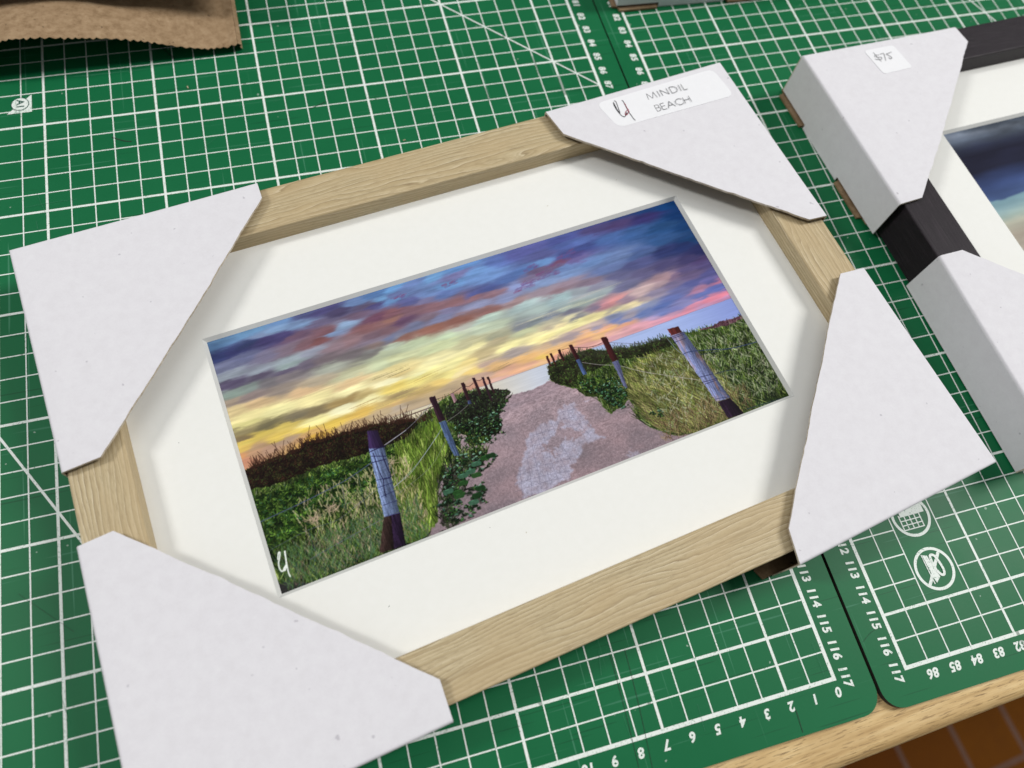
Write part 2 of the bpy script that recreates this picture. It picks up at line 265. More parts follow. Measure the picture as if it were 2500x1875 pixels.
def paint_beach(W,H):
    rng=np.random.default_rng(5);R=rng.random
    cv=Cv(W,H);C=lambda *a:np.array(a)/255.
    
    PX=np.array([[q[0]/1000,q[1]/1000] for q in SKYPTS]);PC=np.array([[q[2]/255.,q[3]/255.,q[4]/255.] for q in SKYPTS])
    lum=PC.mean(1,keepdims=True);warm=(PC[:,:1]>PC[:,1:2]*1.15)&(PX[:,1:]<.3);PC=np.where(warm,PC*.58+lum*.42,PC*.80+lum*.20)
    hs=int(H*.62)
    v,u=np.mgrid[0:hs,0:W]/H
    n1=fbm(rng,hs,W,10,60,4);n2=fbm(rng,hs,W,8,45,4)
    n3=fbm(rng,hs,W,4,14,4);uu=u+.055*n1;vv=v+.020*n2+.008*n3
    num=np.zeros((hs,W,3));den=np.zeros((hs,W))
    for (a,b),c in zip(PX,PC):
        tilt=.06
        du=uu-a;dv=(vv-b)+tilt*du*0
        d=(du/.062)**2+((dv+.05*du)/.0185)**2+.10
        w=1/d**2.4
        num+=w[...,None]*c;den+=w
    sky=num/den[...,None]
    st=fbm(rng,hs,W,9,70,3);st2=fbm(rng,hs,W,5,50,2);fl=fbm(rng,hs,W,6,9,4)
    sky*=1+(.24*st+.14*st2+.08*fl*np.clip(1.2-v*2.6,0,1))[...,None]
    cv.a[:hs]=sky;cv.a[hs:]=.2
    S={k:parse(s) for k,s in SHP.items()}
    # thin cloud streaks
    for x,y,l,c,al in ((.60,.36,.16,(95,85,60),.6),(1.02,.48,.12,(110,95,75),.5),(.3,.33,.2,(150,130,90),.4),(.45,.45,.14,(150,110,60),.6),(.7,.42,.2,(160,125,70),.5),(.95,.44,.3,(255,240,180),.4),(1.3,.33,.35,(250,235,180),.45),(1.45,.3,.3,(235,205,185),.4),(.35,.49,.2,(255,225,110),.6),(.55,.47,.25,(255,235,120),.6),(.2,.46,.18,(255,225,110),.6),(.66,.45,.2,(255,240,150),.5)):
        for i in range(7):
            xx=x+(R()-.5)*l*.5;yy=y+(R()-.5)*.022;ll=l*(.3+.6*R())
            cv.line([(xx-ll/2,yy+.004),(xx,yy),(xx+ll/2,yy-.004)],.6+1.2*R(),C(*c),al*.5*R())
    # flecked red clouds
    for x,y,l in ((1.25,.17,.06),(1.31,.15,.05),(1.2,.19,.05),(1.38,.13,.06),(1.27,.11,.04),(.93,.07,.04),(.72,.06,.03),(1.42,.1,.05),(1.33,.17,.04)):
        for i in range(14):
            xx=x+(R()-.5)*l*1.6;yy=y+(R()-.5)*.02-(xx-x)*.12
            cv.seg(xx,yy,xx+l*.3*R()+.01,yy-.006*R(),1.5+2.5*R(),C(105,75,125) if R()<.7 else C(130,75,110),.28)
    # sea
    hor=S['horizonL']
    sea=hor+[(2,.66),(1.1,.68),(.5,.66)]
    m=cv.mask(sea,soft=1)
    yy,xx=np.mgrid[0:H,0:W]/H
    ks=[(0,(205,190,160)),(.55,(205,195,165)),(.75,(220,212,188)),(.95,(205,200,190)),(1.1,(195,200,212)),(1.25,(175,185,205)),(1.45,(165,182,222)),(1.7,(160,178,225)),(2.,(130,145,205))]
    sc=np.stack([np.interp(xx,[k for k,_ in ks],[c[i]/255. for _,c in ks]) for i in range(3)],-1)
    sc*=(1+.10*fbm(rng,H,W,3,80,3)+.35*np.clip(yy-.56,0,.1))[...,None]
    cv.a=cv.a*(1-m[...,None])+sc*m[...,None]
    cv.line(hor,1.0,C(120,105,125),.45);cv.line([(.52,.549),(.62,.546),(.71,.545),(.76,.546)],2.2,C(85,65,60),.8)
    # sand
    sand=S['sandTop']+[(1.7,.75),(2,1.02),(.5,1.02),(.7,.7),(.9,.62)]
    m=cv.mask(sand,.01,rng,1)
    g=fbm(rng,H,W,3,7,4);g2=fbm(rng,H,W,30,60,3);g3=rng.random((H,W))-.5
    base=np.stack([.605+.0*yy,.52+0*yy,.55+.0*yy],-1)*(.86+.15*(1-np.clip((yy-.62)/.3,0,1)))[...,None]
    rip=np.clip(1-(yy-.62)/.25,0.25,1)
    base=base*(1+(.42*g*rip+.22*g2+.08*g3)[...,None])+np.array([.04,0,-.01])*g2[...,None]*1.2
    cv.fill(m,base)
    for i in range(260):  # footprints
        x=.95+.75*R();y=.66+.33*R();l=.008+.02*R();c=.32+.1*R()
        cv.seg(x,y,x+l,y-.003+.006*R(),.8+1.4*R(),(c*1.15,c*.95,c),.25);cv.seg(x,y+.006,x+l,y+.006,.8,(.72,.64,.66),.2)
    # pavers
    m=cv.mask(S['paver'],.03,rng,5)*(1-cv.mask(S['hole'],.05,rng,3)*.85)
    m=np.maximum(m,cv.mask(S['patch'],.02,rng,2)*.8);m=np.maximum(m,cv.mask(S['patch2'],.05,rng,4)*.6)
    m*=np.clip(.66+.8*fbm(rng,H,W,14,14,4),0,.85)
    gp=rng.random((H,W))-.5
    pc=np.stack([.615+0*yy,.615+0*yy,.71+0*yy],-1)*(1+.25*fbm(rng,H,W,5,8,3)+.16*gp)[...,None]
    cv.fill(m,pc)
    for s in PAVL:
        cv.line(parse(s),.7,C(95,90,112),.42)
    # dune dark left
    dl=S['duneL']+S['duneLbot']
    def texfill(poly,cols,dens,ln,ang,spread,wd,jit=.012,base=None,al=.8):
        m=cv.mask(poly,jit,rng,1)
        b=np.array(base if base is not None else cols[0])/255.
        nz=fbm(rng,H,W,10,14,4)
        cv.fill(m,b*(1+.9*nz[...,None]))
        P=np.array(poly);x0,y0=P.min(0);x1,y1=P.max(0)
        for i in range(dens):
            x=x0+(x1-x0)*R();y=y0+(y1-y0)*R()
            iy=int(min(H-1,max(0,y*H)));ix=int(min(W-1,max(0,x*H)))
            if m[iy,ix]<.5: continue
            L=ln*(.4+R())*(0.35+1.3*np.clip((y-.55)/.45,0,1));a=np.radians(ang+spread*(R()-.5)*2)
            c=np.array(cols[int(R()*len(cols))])/255.*(.45+.65*R())*(1+1.5*nz[iy,ix])
            bx,by=x+L*np.cos(a),y-L*np.sin(a)
            mx,my=(x+bx)/2+L*.12*(R()-.5),(y+by)/2
            cv.seg(x,y,mx,my,wd*(.6+.8*R()),c,al);cv.seg(mx,my,bx,by,wd*(.4+.6*R()),c,al)
        return m
    G=[(30,45,20),(28,48,26),(135,145,110),(50,75,25),(85,115,40),(120,145,60),(65,95,35),(40,60,30),(150,165,85),(95,120,50)]
    VG=S['vegL']
    texfill(VG,G,15000,.035,80,45,1.1,base=(48,66,28))
    # darker vine part around far left posts
    texfill(parse([(745, 560), (840, 543), (930, 560), (985, 590), (940, 625), (990, 600), (905, 665), (905, 705), (880, 735), (800, 715), (740, 640), (700, 600)]),[(30,35,25),(45,60,30),(25,25,25),(60,80,40),(35,30,35),(80,110,70)],3000,.012,60,90,1.5,base=(34,34,26))
    # shrub band in middle of left field (broad leaves)
    texfill(parse([(0, 640), (80, 650), (215, 640), (380, 650), (500, 650), (520, 690), (470, 760), (300, 780), (200, 800), (0, 860)]),[(40,75,25),(70,105,35),(95,130,45),(30,55,20),(55,90,60),(110,140,60)],6000,.014,30,90,1.7,base=(36,60,22))
    texfill(dl,[(28,14,12),(40,24,16),(22,10,10),(45,48,22),(60,38,26),(52,62,28)],5500,.016,70,80,1.1,base=(26,14,12),jit=.016)
    # dune top grasses sticking up
    for i in range(420):
        t=R();pt=S['duneL'];xs=[p[0] for p in pt]
        x=.02+t*.66;y=np.interp(x,sorted(xs),[p[1] for p in sorted(pt)])
        L=.008+.03*R()**2
        if i%9==0:L*=1.8
        a=np.radians(90+50*(R()-.5)*2);cv.seg(x,y+.01,x+L*np.cos(a),y-L*np.sin(a),.8,C(50,28,20),.75)
    # bright grass slope behind left near post
    texfill(parse([(515, 660), (560, 640), (640, 610), (690, 590), (720, 620), (700, 700), (650, 760), (600, 840), (560, 960), (480, 1000), (400, 980), (420, 860), (470, 760)]),[(110,140,45),(135,160,60),(95,130,40),(160,175,90),(80,110,35)],4200,.05,82,22,1.1,base=(85,112,38),al=.75)
    # pale seed heads + stems in lower left field
    for i in range(650):
        x=.12+.42*R()**.8;y=.70+.28*R()
        a=np.radians(50+70*R());L=.008+.022*R()
        c=C(*[(185,170,120),(205,190,150),(160,150,105),(170,150,130)][int(R()*4)])*(.75+.3*R())
        cv.seg(x,y,x+L*np.cos(a),y-L*np.sin(a),1.+1.2*R(),c,.6)
    for x,y in ((.17,.80),(.24,.785),(.45,.74),(.47,.70),(.22,.9)):
        for i in range(26):
            a=np.radians(200*R()-10);L=.012+.028*R()
            cv.seg(x+(R()-.5)*.03,y+(R()-.5)*.03,x+L*np.cos(a),y-L*np.sin(a),1.2,C(175,150,125)*(.7+.4*R()),.6)
    # bottom strip teal/dry
    for i in range(1600):
        x=.02+.5*R();y=.86+.14*R();a=np.radians(40+100*R());L=.012+.03*R()
        c=C(*[(70,110,75),(85,125,60),(60,90,80),(120,100,85),(100,130,70),(50,70,40)][int(R()*6)])
        cv.seg(x,y,x+L*np.cos(a),y-L*np.sin(a),.9,c,.6)
    # leaves of beach vine
    texfill(parse([(600,880),(640,800),(720,770),(790,775),(800,800),(740,840),(690,860),(680,890),(630,910),(600,990),(560,1000)]),[(35,55,28),(55,80,36),(28,34,24),(75,100,50),(95,85,80),(110,95,100)],1500,.02,60,80,1.2,jit=.07,base=(58,62,48))
    def leaves(poly,n,sz,cols):
        P=np.array(poly);x0,y0=P.min(0);x1,y1=P.max(0);m=cv.mask(poly,0,None,0)
        for i in range(n):
            x=x0+(x1-x0)*R();y=y0+(y1-y0)*R()
            if m[int(min(H-1,y*H)),int(min(W-1,x*H))]<.5:continue
            s=sz*(.35+.8*R());a=R()*3.14
            c=C(*cols[int(R()*len(cols))])*(.7+.5*R())
            cv.seg(x-s*.5,y+.3*s,x+.5*s,y+.3*s,s*450*.5,C(22,32,20),.5)
            cv.seg(x-s*.35*np.cos(a),y-s*.2*np.sin(a),x+s*.35*np.cos(a),y+s*.2*np.sin(a),s*450*.42,c,.95)
            cv.seg(x-s*.3,y-s*.2,x+s*.2,y-s*.25,1,c*1.6,.5)
    LV=[(30,62,32),(42,80,38),(58,98,75),(22,45,26),(70,105,50),(95,130,110),(25,40,25)]
    leaves(parse([(700, 650), (900, 640), (985, 600), (905, 690), (900, 750), (760, 760), (720, 720)]),420,.010,LV)
    leaves(parse([(640, 800), (720, 760), (800, 770), (842, 805), (790, 850), (740, 858), (700, 850), (650, 890), (610, 880)]),330,.012,LV)
    leaves(parse([(560, 900), (640, 870), (660, 900), (700, 870), (760, 880), (740, 960), (660, 985), (600, 990)]),170,.015,LV)
    for x,y in ((.70,.835),(.73,.83),(.745,.85),(.69,.86),(.66,.885),(.63,.87),(.76,.81),(.80,.80),(.82,.80),(.66,.9),(.72,.92),(.74,.9),(.70,.94)):
        c=C(*LV[int(R()*3)]);cv.seg(x-.01,y,x+.01,y+.002,8,c,.95);cv.seg(x-.008,y-.006,x+.004,y-.006,1.2,c*1.5,.6)
    # right field
    VR=S['vegR']
    texfill(VR,G,15000,.032,95,45,1.1,base=(62,82,34))
    texfill(S['duneTopR'],[(40,50,25),(30,35,22),(60,80,35),(45,30,25),(75,100,45)],3800,.014,70,90,1.3,base=(38,40,24))
    texfill(parse([(1400, 700), (1520, 650), (1680, 660), (1760, 750), (1800, 900), (1790, 1000), (1560, 1000), (1480, 960), (1440, 930), (1420, 860)]),[(150,155,80),(120,135,60),(170,165,100),(100,115,45),(135,120,85)],5200,.045,110,40,1.0,base=(100,108,52),al=.7)
    texfill(S['hillR'],[(110,75,85),(85,55,65),(95,60,70)],300,.01,20,60,1.5,base=(105,70,82),jit=.006)
    for i in range(900):
        x=1.48+.52*R();y=.63+.33*R()
        if y<.66 and x<1.7:continue
        a=np.radians(20+130*R());L=.008+.018*R()
        c=C(*[(150,165,120),(175,180,150),(120,145,95),(185,180,160)][int(R()*4)])*(.7+.35*R())
        cv.seg(x,y,x+L*np.cos(a),y-L*np.sin(a),1.1+.9*R(),c,.55)
    for i in range(500): # dry brown base
        x=1.45+.4*R();y=.9+.1*R();a=np.radians(30+120*R());L=.015+.03*R()
        cv.seg(x,y,x+L*np.cos(a),y-L*np.sin(a),.9,C(*[(110,80,60),(70,50,40),(150,130,90)][int(R()*3)]),.6)
    for i in range(160):
        x=1.2+.45*R();xs=[p[0] for p in S['seaR']];y=np.interp(x,xs,[p[1] for p in S['seaR']])
        L=.006+.02*R();a=np.radians(90+60*(R()-.5)*2);cv.seg(x,y+.012,x+L*np.cos(a),y-L*np.sin(a),.8,C(45,50,35),.7)
    leaves(parse([(1235, 645), (1330, 650), (1400, 690), (1410, 740), (1380, 780), (1300, 720), (1250, 700)]),300,.010,LV)
    leaves(parse([(1290, 700), (1350, 690), (1400, 740), (1390, 800), (1350, 810), (1310, 760)]),200,.013,LV)
    leaves(parse([(1445, 860), (1500, 850), (1500, 890), (1450, 890)]),20,.014,LV)
    # mesh fence hatching
    for (xa,ya),(xb,yb) in (((1.36,.545),(1.52,.595)),((1.24,.52),(1.33,.55)),((.78,.52),(.87,.545))):
        for t in np.linspace(0,1,16):
            x=xa+(xb-xa)*t;y=ya+(yb-ya)*t;cv.seg(x,y-.02,x+.004,y+.02,.5,C(90,70,75),.45)
    # wires then posts then wires on posts
    def wires():
        for s,c,w in WIRES: cv.line(parse(s),w*.85,C(*c),.75)
    wires()
    for s,c in POSTS:
        q=parse(s);m=cv.mask(q,.004,rng,1);c=C(*c);c=c*.8+c.mean()*.2
        P=np.array(q);(ax,ay),(bx,by),(cx,cy),(dx,dy)=q
        wd=max(.01,abs(bx-ax))
        t=np.clip((xx-((ax+bx)/2+((cx+dx)/2-(ax+bx)/2)*(yy-ay)/(cy-ay+1e-6)))/wd+.5,0,1)
        big=wd>.06
        shade=(1.18-.5*t)[...,None]
        grain=(1+.75*fbm(rng,H,W,36,2.2,3)+.12*(rng.random((H,W))-.5))[...,None]
        col=c*shade*grain
        if big and c[2]<.3: col=col*.72+np.array([.26,.20,.17])*np.clip(fbm(rng,H,W,40,3,3)*3.5-.1,0,1)[...,None]
        if big and c[2]>.5: col=col+np.array([.16,.02,-.12])*np.clip(fbm(rng,H,W,40,7,3)*4-.2,0,1)[...,None]
        cv.a=cv.a*(1-m[...,None])+col*m[...,None]
    for s,c,w in WIRES:
        P=parse(s)
        if max(p[0] for p in P)-min(p[0] for p in P)<.12 or w>=1.2: cv.line(P,w*1.1,C(*c),.85)
    # film-like micro contrast in the landscape part
    low=np.clip((yy-.60)*12,0,1)[...,None]
    gr=fbm(rng,H,W,3,3,2)[...,None]*.22+(rng.random((H,W,1))-.5)*.06
    cv.a=np.clip(cv.a,0,1)*(1+low*gr)
    cv.a=cv.a*(1-low)+((cv.a-.30)*1.2+.275)*low
    cv.a=np.clip(cv.a,.015,1);gy=cv.a.mean(2,keepdims=True)
    cv.a=cv.a*(1-.24*low)+gy*.24*low
    cv.line(parse(SIGN),1.7,C(235,240,235),.95)
    return np.clip(cv.a,0,1)
# ================================================================ helpers
rnd = random.Random(3)
def lin(r, g, b):
    f = lambda c: ((c / 255.0 + 0.055) / 1.055) ** 2.4 if c > 10 else c / 255.0 / 12.92
    return (f(r), f(g), f(b), 1.0)
def link(o, parent=None):
    sc.collection.objects.link(o)
    if parent is not None: o.parent = parent
    return o
def empty(name, label, cat, loc=(0, 0, 0), rz=0.0, group=None, kind=None):
    o = bpy.data.objects.new(name, None); o.empty_display_size = 0.02
    o.location = Vector(loc) * CM; o.rotation_euler = (0, 0, rz)
    sc.collection.objects.link(o)
    tag(o, label, cat, group, kind); return o
def tag(o, label=None, cat=None, group=None, kind=None):
    if label: o['label'] = label
    if cat: o['category'] = cat
    if group: o['group'] = group
    if kind: o['kind'] = kind
class MB:
    """collects polygons (cm) and builds one mesh object"""
    def __init__(s): s.v = []; s.f = []; s.m = []; s.uv = []
    def poly(s, pts, mi=0, uv=None):
        n = len(s.v); s.v += [tuple(p) for p in pts]; s.f.append(list(range(n, n + len(pts)))); s.m.append(mi)
        s.uv.append(uv or [(p[0], p[1]) for p in pts])
    def build(s, name, mats, parent=None, weld=True, smooth=False):
        me = bpy.data.meshes.new(name); me.from_pydata([[c * CM for c in p] for p in s.v], [], s.f)
        for m in (mats if isinstance(mats, (list, tuple)) else [mats]): me.materials.append(m)
        ul = me.uv_layers.new(name='UVMap'); k = 0
        flat = []
        for u in s.uv:
            for a in u: flat += [a[0], a[1]]
        ul.data.foreach_set('uv', flat)
        me.polygons.foreach_set('material_index', s.m)
        if weld:
            bm = bmesh.new(); bm.from_mesh(me); bmesh.ops.remove_doubles(bm, verts=bm.verts, dist=1e-6)
            bm.to_mesh(me); bm.free()
        if smooth:
            me.polygons.foreach_set('use_smooth', [True] * len(me.polygons))
        me.update()
        return link(bpy.data.objects.new(name, me), parent)
def box(mb, x0, x1, y0, y1, z0, z1, mi=0):
    a = [(x0, y0, z0), (x1, y0, z0), (x1, y1, z0), (x0, y1, z0), (x0, y0, z1), (x1, y0, z1), (x1, y1, z1), (x0, y1, z1)]
    for q in ((3, 2, 1, 0), (4, 5, 6, 7), (0, 1, 5, 4), (1, 2, 6, 5), (2, 3, 7, 6), (3, 0, 4, 7)):
        mb.poly([a[i] for i in q], mi)
def prism(mb, pts, z0, z1, mi=0, side=None):
    mb.poly([(x, y, z1) for x, y in pts], mi)
    mb.poly([(x, y, z0) for x, y in reversed(pts)], mi)
    n = len(pts)
    for i in range(n):
        a, b = pts[i], pts[(i + 1) % n]
        mb.poly([(a[0], a[1], z0), (b[0], b[1], z0), (b[0], b[1], z1), (a[0], a[1], z1)], mi if side is None else side)
def ribbon(mb, pts, w, z, dz=0.00004, mi=0, taper=False):
    """flat stroke along a polyline"""
    P = [Vector(p[:2]) for p in pts]
    Q = [P[0]] + P + [P[-1]]; S = []
    for i in range(1, len(Q) - 2):
        for t in (0, .25, .5, .75):
            a, b, c, d = Q[i - 1:i + 3]
            S.append(.5 * ((2 * b) + (c - a) * t + (2 * a - 5 * b + 4 * c - d) * t * t + (3 * b - a - 3 * c + d) * t ** 3))
    S.append(P[-1]); P = S if len(pts) > 2 else P
    L = []; R = []; n = len(P)
    for i in range(n):
        d = (P[min(n - 1, i + 1)] - P[max(0, i - 1)]); d.normalize(); nn = Vector((-d.y, d.x))
        ww = w * (0.55 + 0.45 * math.sin(math.pi * min(1, (i + .5) / n * 1.0))) if taper else w
        L.append(P[i] + nn * ww / 2); R.append(P[i] - nn * ww / 2)
    for i in range(n - 1):
        za = z + dz * i; zb = z + dz * (i + 1)
        mb.poly([(R[i].x, R[i].y, za), (R[i + 1].x, R[i + 1].y, zb), (L[i + 1].x, L[i + 1].y, zb), (L[i].x, L[i].y, za)], mi)
def rrect(x0, y0, x1, y1, r, n=8):
    o = []
    for cx, cy, a0 in ((x1 - r, y0 + r, -90), (x1 - r, y1 - r, 0), (x0 + r, y1 - r, 90), (x0 + r, y0 + r, 180)):
        for k in range(n + 1):
            a = math.radians(a0 + 90 * k / n); o.append((cx + r * math.cos(a), cy + r * math.sin(a)))
    return o
def round_poly(pts, r, n=6):
    o = []; m = len(pts)
    for i in range(m):
        p = Vector(pts[i]); a = Vector(pts[i - 1]) - p; b = Vector(pts[(i + 1) % m]) - p
        a.normalize(); b.normalize()
        A = p + a * r; B = p + b * r
        for k in range(n + 1):
            t = k / n; q = A * (1 - t) ** 2 + p * 2 * t * (1 - t) + B * t * t; o.append((q.x, q.y))
    return o
def ccw(pts):
    s = sum(pts[i][0] * pts[(i + 1) % len(pts)][1] - pts[(i + 1) % len(pts)][0] * pts[i][1] for i in range(len(pts)))
    return pts if s > 0 else pts[::-1]
# ---------------------------------------------------------------- materials
class NT:
    def __init__(s, name, rough=0.6, spec=0.5):
        s.m = bpy.data.materials.new(name); s.m.use_nodes = True; s.t = s.m.node_tree; s.n = s.t.nodes
        s.b = s.n['Principled BSDF']; s.b.inputs['Roughness'].default_value = rough
        s.b.inputs['Specular IOR Level'].default_value = spec
        s.tc = s.n.new('ShaderNodeTexCoord')
    def L(s, a, b): s.t.links.new(a, b)
    def mapped(s, scale, src='Object', rot=(0, 0, 0)):
        m = s.n.new('ShaderNodeMapping'); m.inputs['Scale'].default_value = scale; m.inputs['Rotation'].default_value = rot
        s.L(s.tc.outputs[src], m.inputs[0]); return m.outputs[0]
    def noise(s, vec, scale=1, det=4, rough=.55, dist=0):
        n = s.n.new('ShaderNodeTexNoise'); n.inputs['Scale'].default_value = scale; n.inputs['Detail'].default_value = det
        n.inputs['Roughness'].default_value = rough; n.inputs['Distortion'].default_value = dist
        s.L(vec, n.inputs['Vector']); return n.outputs['Fac']
    def ramp(s, fac, stops, interp='LINEAR'):
        r = s.n.new('ShaderNodeValToRGB'); r.color_ramp.interpolation = interp
        e = r.color_ramp.elements
        while len(e) < len(stops): e.new(0.5)
        for i, (p, c) in enumerate(stops): e[i].position = p; e[i].color = c if len(c) == 4 else (*c, 1)
        s.L(fac, r.inputs[0]); return r.outputs[0]
    def mix(s, fac, a, b, mode='MIX'):
        m = s.n.new('ShaderNodeMix'); m.data_type = 'RGBA'; m.blend_type = mode
        for sock, val in ((m.inputs[0], fac), (m.inputs[6], a), (m.inputs[7], b)):
            if hasattr(val, 'links') or hasattr(val, 'is_linked'): s.L(val, sock)
            else: sock.default_value = val
        return m.outputs[2]
    def math(s, op, a, b=None, c=None):
        m = s.n.new('ShaderNodeMath'); m.operation = op
        for i, v in enumerate((a, b, c)):
            if v is None: continue
            if hasattr(v, 'is_linked'): s.L(v, m.inputs[i])
            else: m.inputs[i].default_value = v
        return m.outputs[0]
    def base(s, c):
        if hasattr(c, 'is_linked'): s.L(c, s.b.inputs['Base Color'])
        else: s.b.inputs['Base Color'].default_value = c
    def bump(s, h, strength=.3, dist=0.0002):
        b = s.n.new('ShaderNodeBump'); b.inputs['Strength'].default_value = strength; b.inputs['Distance'].default_value = dist
        s.L(h, b.inputs['Height']); s.L(b.outputs[0], s.b.inputs['Normal'])
W4 = (1, 1, 1, 1); K4 = (0, 0, 0, 1)
def g(v): return (v, v, v, 1)
def white_card():
    t = NT('white_card', .8, .25)
    a = t.noise(t.mapped((1, 1, 1)), 240, 7, .75); b = t.noise(t.mapped((1, 1, 1)), 1300, 3, .6)
    c = t.ramp(a, [(.34, (.690, .674, .700)), (.5, (.716, .702, .730)), (.66, (.738, .727, .752))])
    c = t.mix(t.ramp(b, [(.35, g(.16)), (.6, g(0))]), c, (.66, .64, .69, 1))
    spk = t.noise(t.mapped((1, 1, 1)), 320, 1, .4)
    c = t.mix(t.ramp(spk, [(.775, K4), (.80, g(.55))]), c, (.38, .36, .40, 1))
    t.base(c); t.bump(t.noise(t.mapped((1, 1, 1)), 700, 4, .7), .3, .00008); return t.m
def kraft(name='kraft_card', dark=1.0):
    t = NT(name, .85, .2)
    a = t.noise(t.mapped((1, 1, 1)), 260, 6, .7); b = t.noise(t.mapped((1, 1, 3)), 60, 4, .6)
    c = t.ramp(a, [(.3, (.20 * dark, .125 * dark, .065 * dark)), (.55, (.33 * dark, .225 * dark, .13 * dark)), (.75, (.42 * dark, .30 * dark, .185 * dark))])
    c = t.mix(t.ramp(b, [(.35, g(.35)), (.65, K4)]), c, (.27 * dark, .18 * dark, .10 * dark, 1))
    s = t.noise(t.mapped((1, 1, 1)), 500, 1, .4)
    c = t.mix(t.ramp(s, [(.74, K4), (.78, g(.7))]), c, (.07, .045, .03, 1))
    t.base(c); t.bump(a, .4, .0002); return t.m
def card_edge():
    t = NT('card_edge', .85, .2); a = t.noise(t.mapped((1, 1, 1)), 500, 3, .6)
    t.base(t.ramp(a, [(.3, (.40, .33, .24)), (.7, (.66, .60, .50))])); return t.m
def mat_board():
    t = NT('mat_board', .85, .2)
    a = t.noise(t.mapped((1, 1, 1)), 300, 3, .6)
    c = t.ramp(a, [(.3, (.80, .80, .762)), (.7, (.815, .815, .78))])
    t.base(c); t.bump(t.noise(t.mapped((1, 1, 1)), 1400, 2, .6), .08, .00003); return t.m
def plain(name, col, rough=.6, spec=.4):
    t = NT(name, rough, spec); a = t.noise(t.mapped((1, 1, 1)), 400, 3, .6)
    t.base(t.mix(t.ramp(a, [(.3, g(.12)), (.7, K4)]), (*col[:3], 1), (col[0] * .8, col[1] * .8, col[2] * .8, 1))); return t.m
def oak():
    """laminate oak grain; UV in cm: u along the rail, v across"""
    t = NT('oak_laminate', .55, .35)
    uvx = t.n.new('ShaderNodeSeparateXYZ'); t.L(t.tc.outputs['UV'], uvx.inputs[0])
    big = t.noise(t.mapped((.085, .42, 1), 'UV'), 1, 2, .5); mid = t.noise(t.mapped((.28, 1.1, 1), 'UV'), 1, 3, .6)
    v = t.math('ADD', uvx.outputs[1], t.math('MULTIPLY', big, 1.9)); v = t.math('ADD', v, t.math('MULTIPLY', mid, .38))
    fr = t.math('FRACT', t.math('MULTIPLY', v, 5.2))          # growth rings as a saw wave
    fr2 = t.math('FRACT', t.math('MULTIPLY', v, 11.3))
    amp = t.ramp(t.noise(t.mapped((.3, 2.6, 1), 'UV'), 1, 2, .5), [(.38, K4), (.62, W4)])
    vein = t.noise(t.mapped((.16, 5.5, 1), 'UV'), 1, 4, .65)
    c = t.ramp(fr, [(0, (.19, .135, .07)), (.14, (.40, .31, .17)), (.45, (.485, .39, .23)), (.84, (.545, .45, .28)), (.94, (.70, .61, .43)), (1, (.34, .26, .14))])
    c2 = t.ramp(fr2, [(0, (.27, .20, .105)), (.2, (.44, .35, .20)), (.8, (.52, .425, .26)), (.93, (.64, .545, .37)), (1, (.41, .32, .18))])
    c = t.mix(t.math('MULTIPLY', amp, .55), c, c2)
    c = t.mix(t.ramp(vein, [(.33, g(.75)), (.45, K4)]), c, (.30, .225, .12, 1))
    c = t.mix(t.ramp(vein, [(.56, K4), (.68, g(.6))]), c, (.62, .52, .34, 1))
    ring2 = t.math('MULTIPLY', fr, -1)
    pores = t.noise(t.mapped((2.2, 36, 1), 'UV'), 1, 3, .6)
    c = t.mix(t.ramp(pores, [(.36, g(.6)), (.47, K4)]), c, (.27, .195, .105, 1))
    w = t.noise(t.mapped((.25, .6, 1), 'UV'), 1, 2, .5)
    c = t.mix(t.ramp(w, [(.4, g(.42)), (.62, K4)]), c, (.48, .355, .19, 1))
    t.base(c); t.bump(t.math('ADD', t.math('MULTIPLY', ring2, .5), pores), .16, .0001); return t.m
def black_wood():
    t = NT('black_wood', .5, .22)
    a = t.noise(t.mapped((.5, 22, 1), 'UV'), 1, 4, .6); s = t.noise(t.mapped((1, 1, 1)), 900, 3, .6)
    c = t.ramp(a, [(.3, (.010, .007, .010)), (.55, (.017, .012, .016)), (.72, (.035, .026, .034))])
    c = t.mix(t.ramp(s, [(.62, K4), (.75, g(.35))]), c, (.06, .05, .06, 1))
    t.base(c); t.bump(a, .6, .0003); return t.m
def bench_wood():
    t = NT('bench_wood', .6, .3)
    a = t.noise(t.mapped((25, 600, 300)), 1, 5, .65); b = t.noise(t.mapped((120, 1500, 700)), 1, 3, .6); w = t.noise(t.mapped((22, 60, 60)), 1, 4, .6)
    c = t.ramp(a, [(.32, (.40, .25, .10)), (.5, (.64, .45, .21)), (.7, (.76, .58, .31))])
    c = t.mix(t.ramp(b, [(.38, g(.8)), (.44, K4)]), c, (.17, .10, .045, 1))
    c = t.mix(t.ramp(w, [(.42, g(.5)), (.6, K4)]), c, (.46, .30, .13, 1))
    t.base(c); t.bump(a, .4, .0003); return t.m
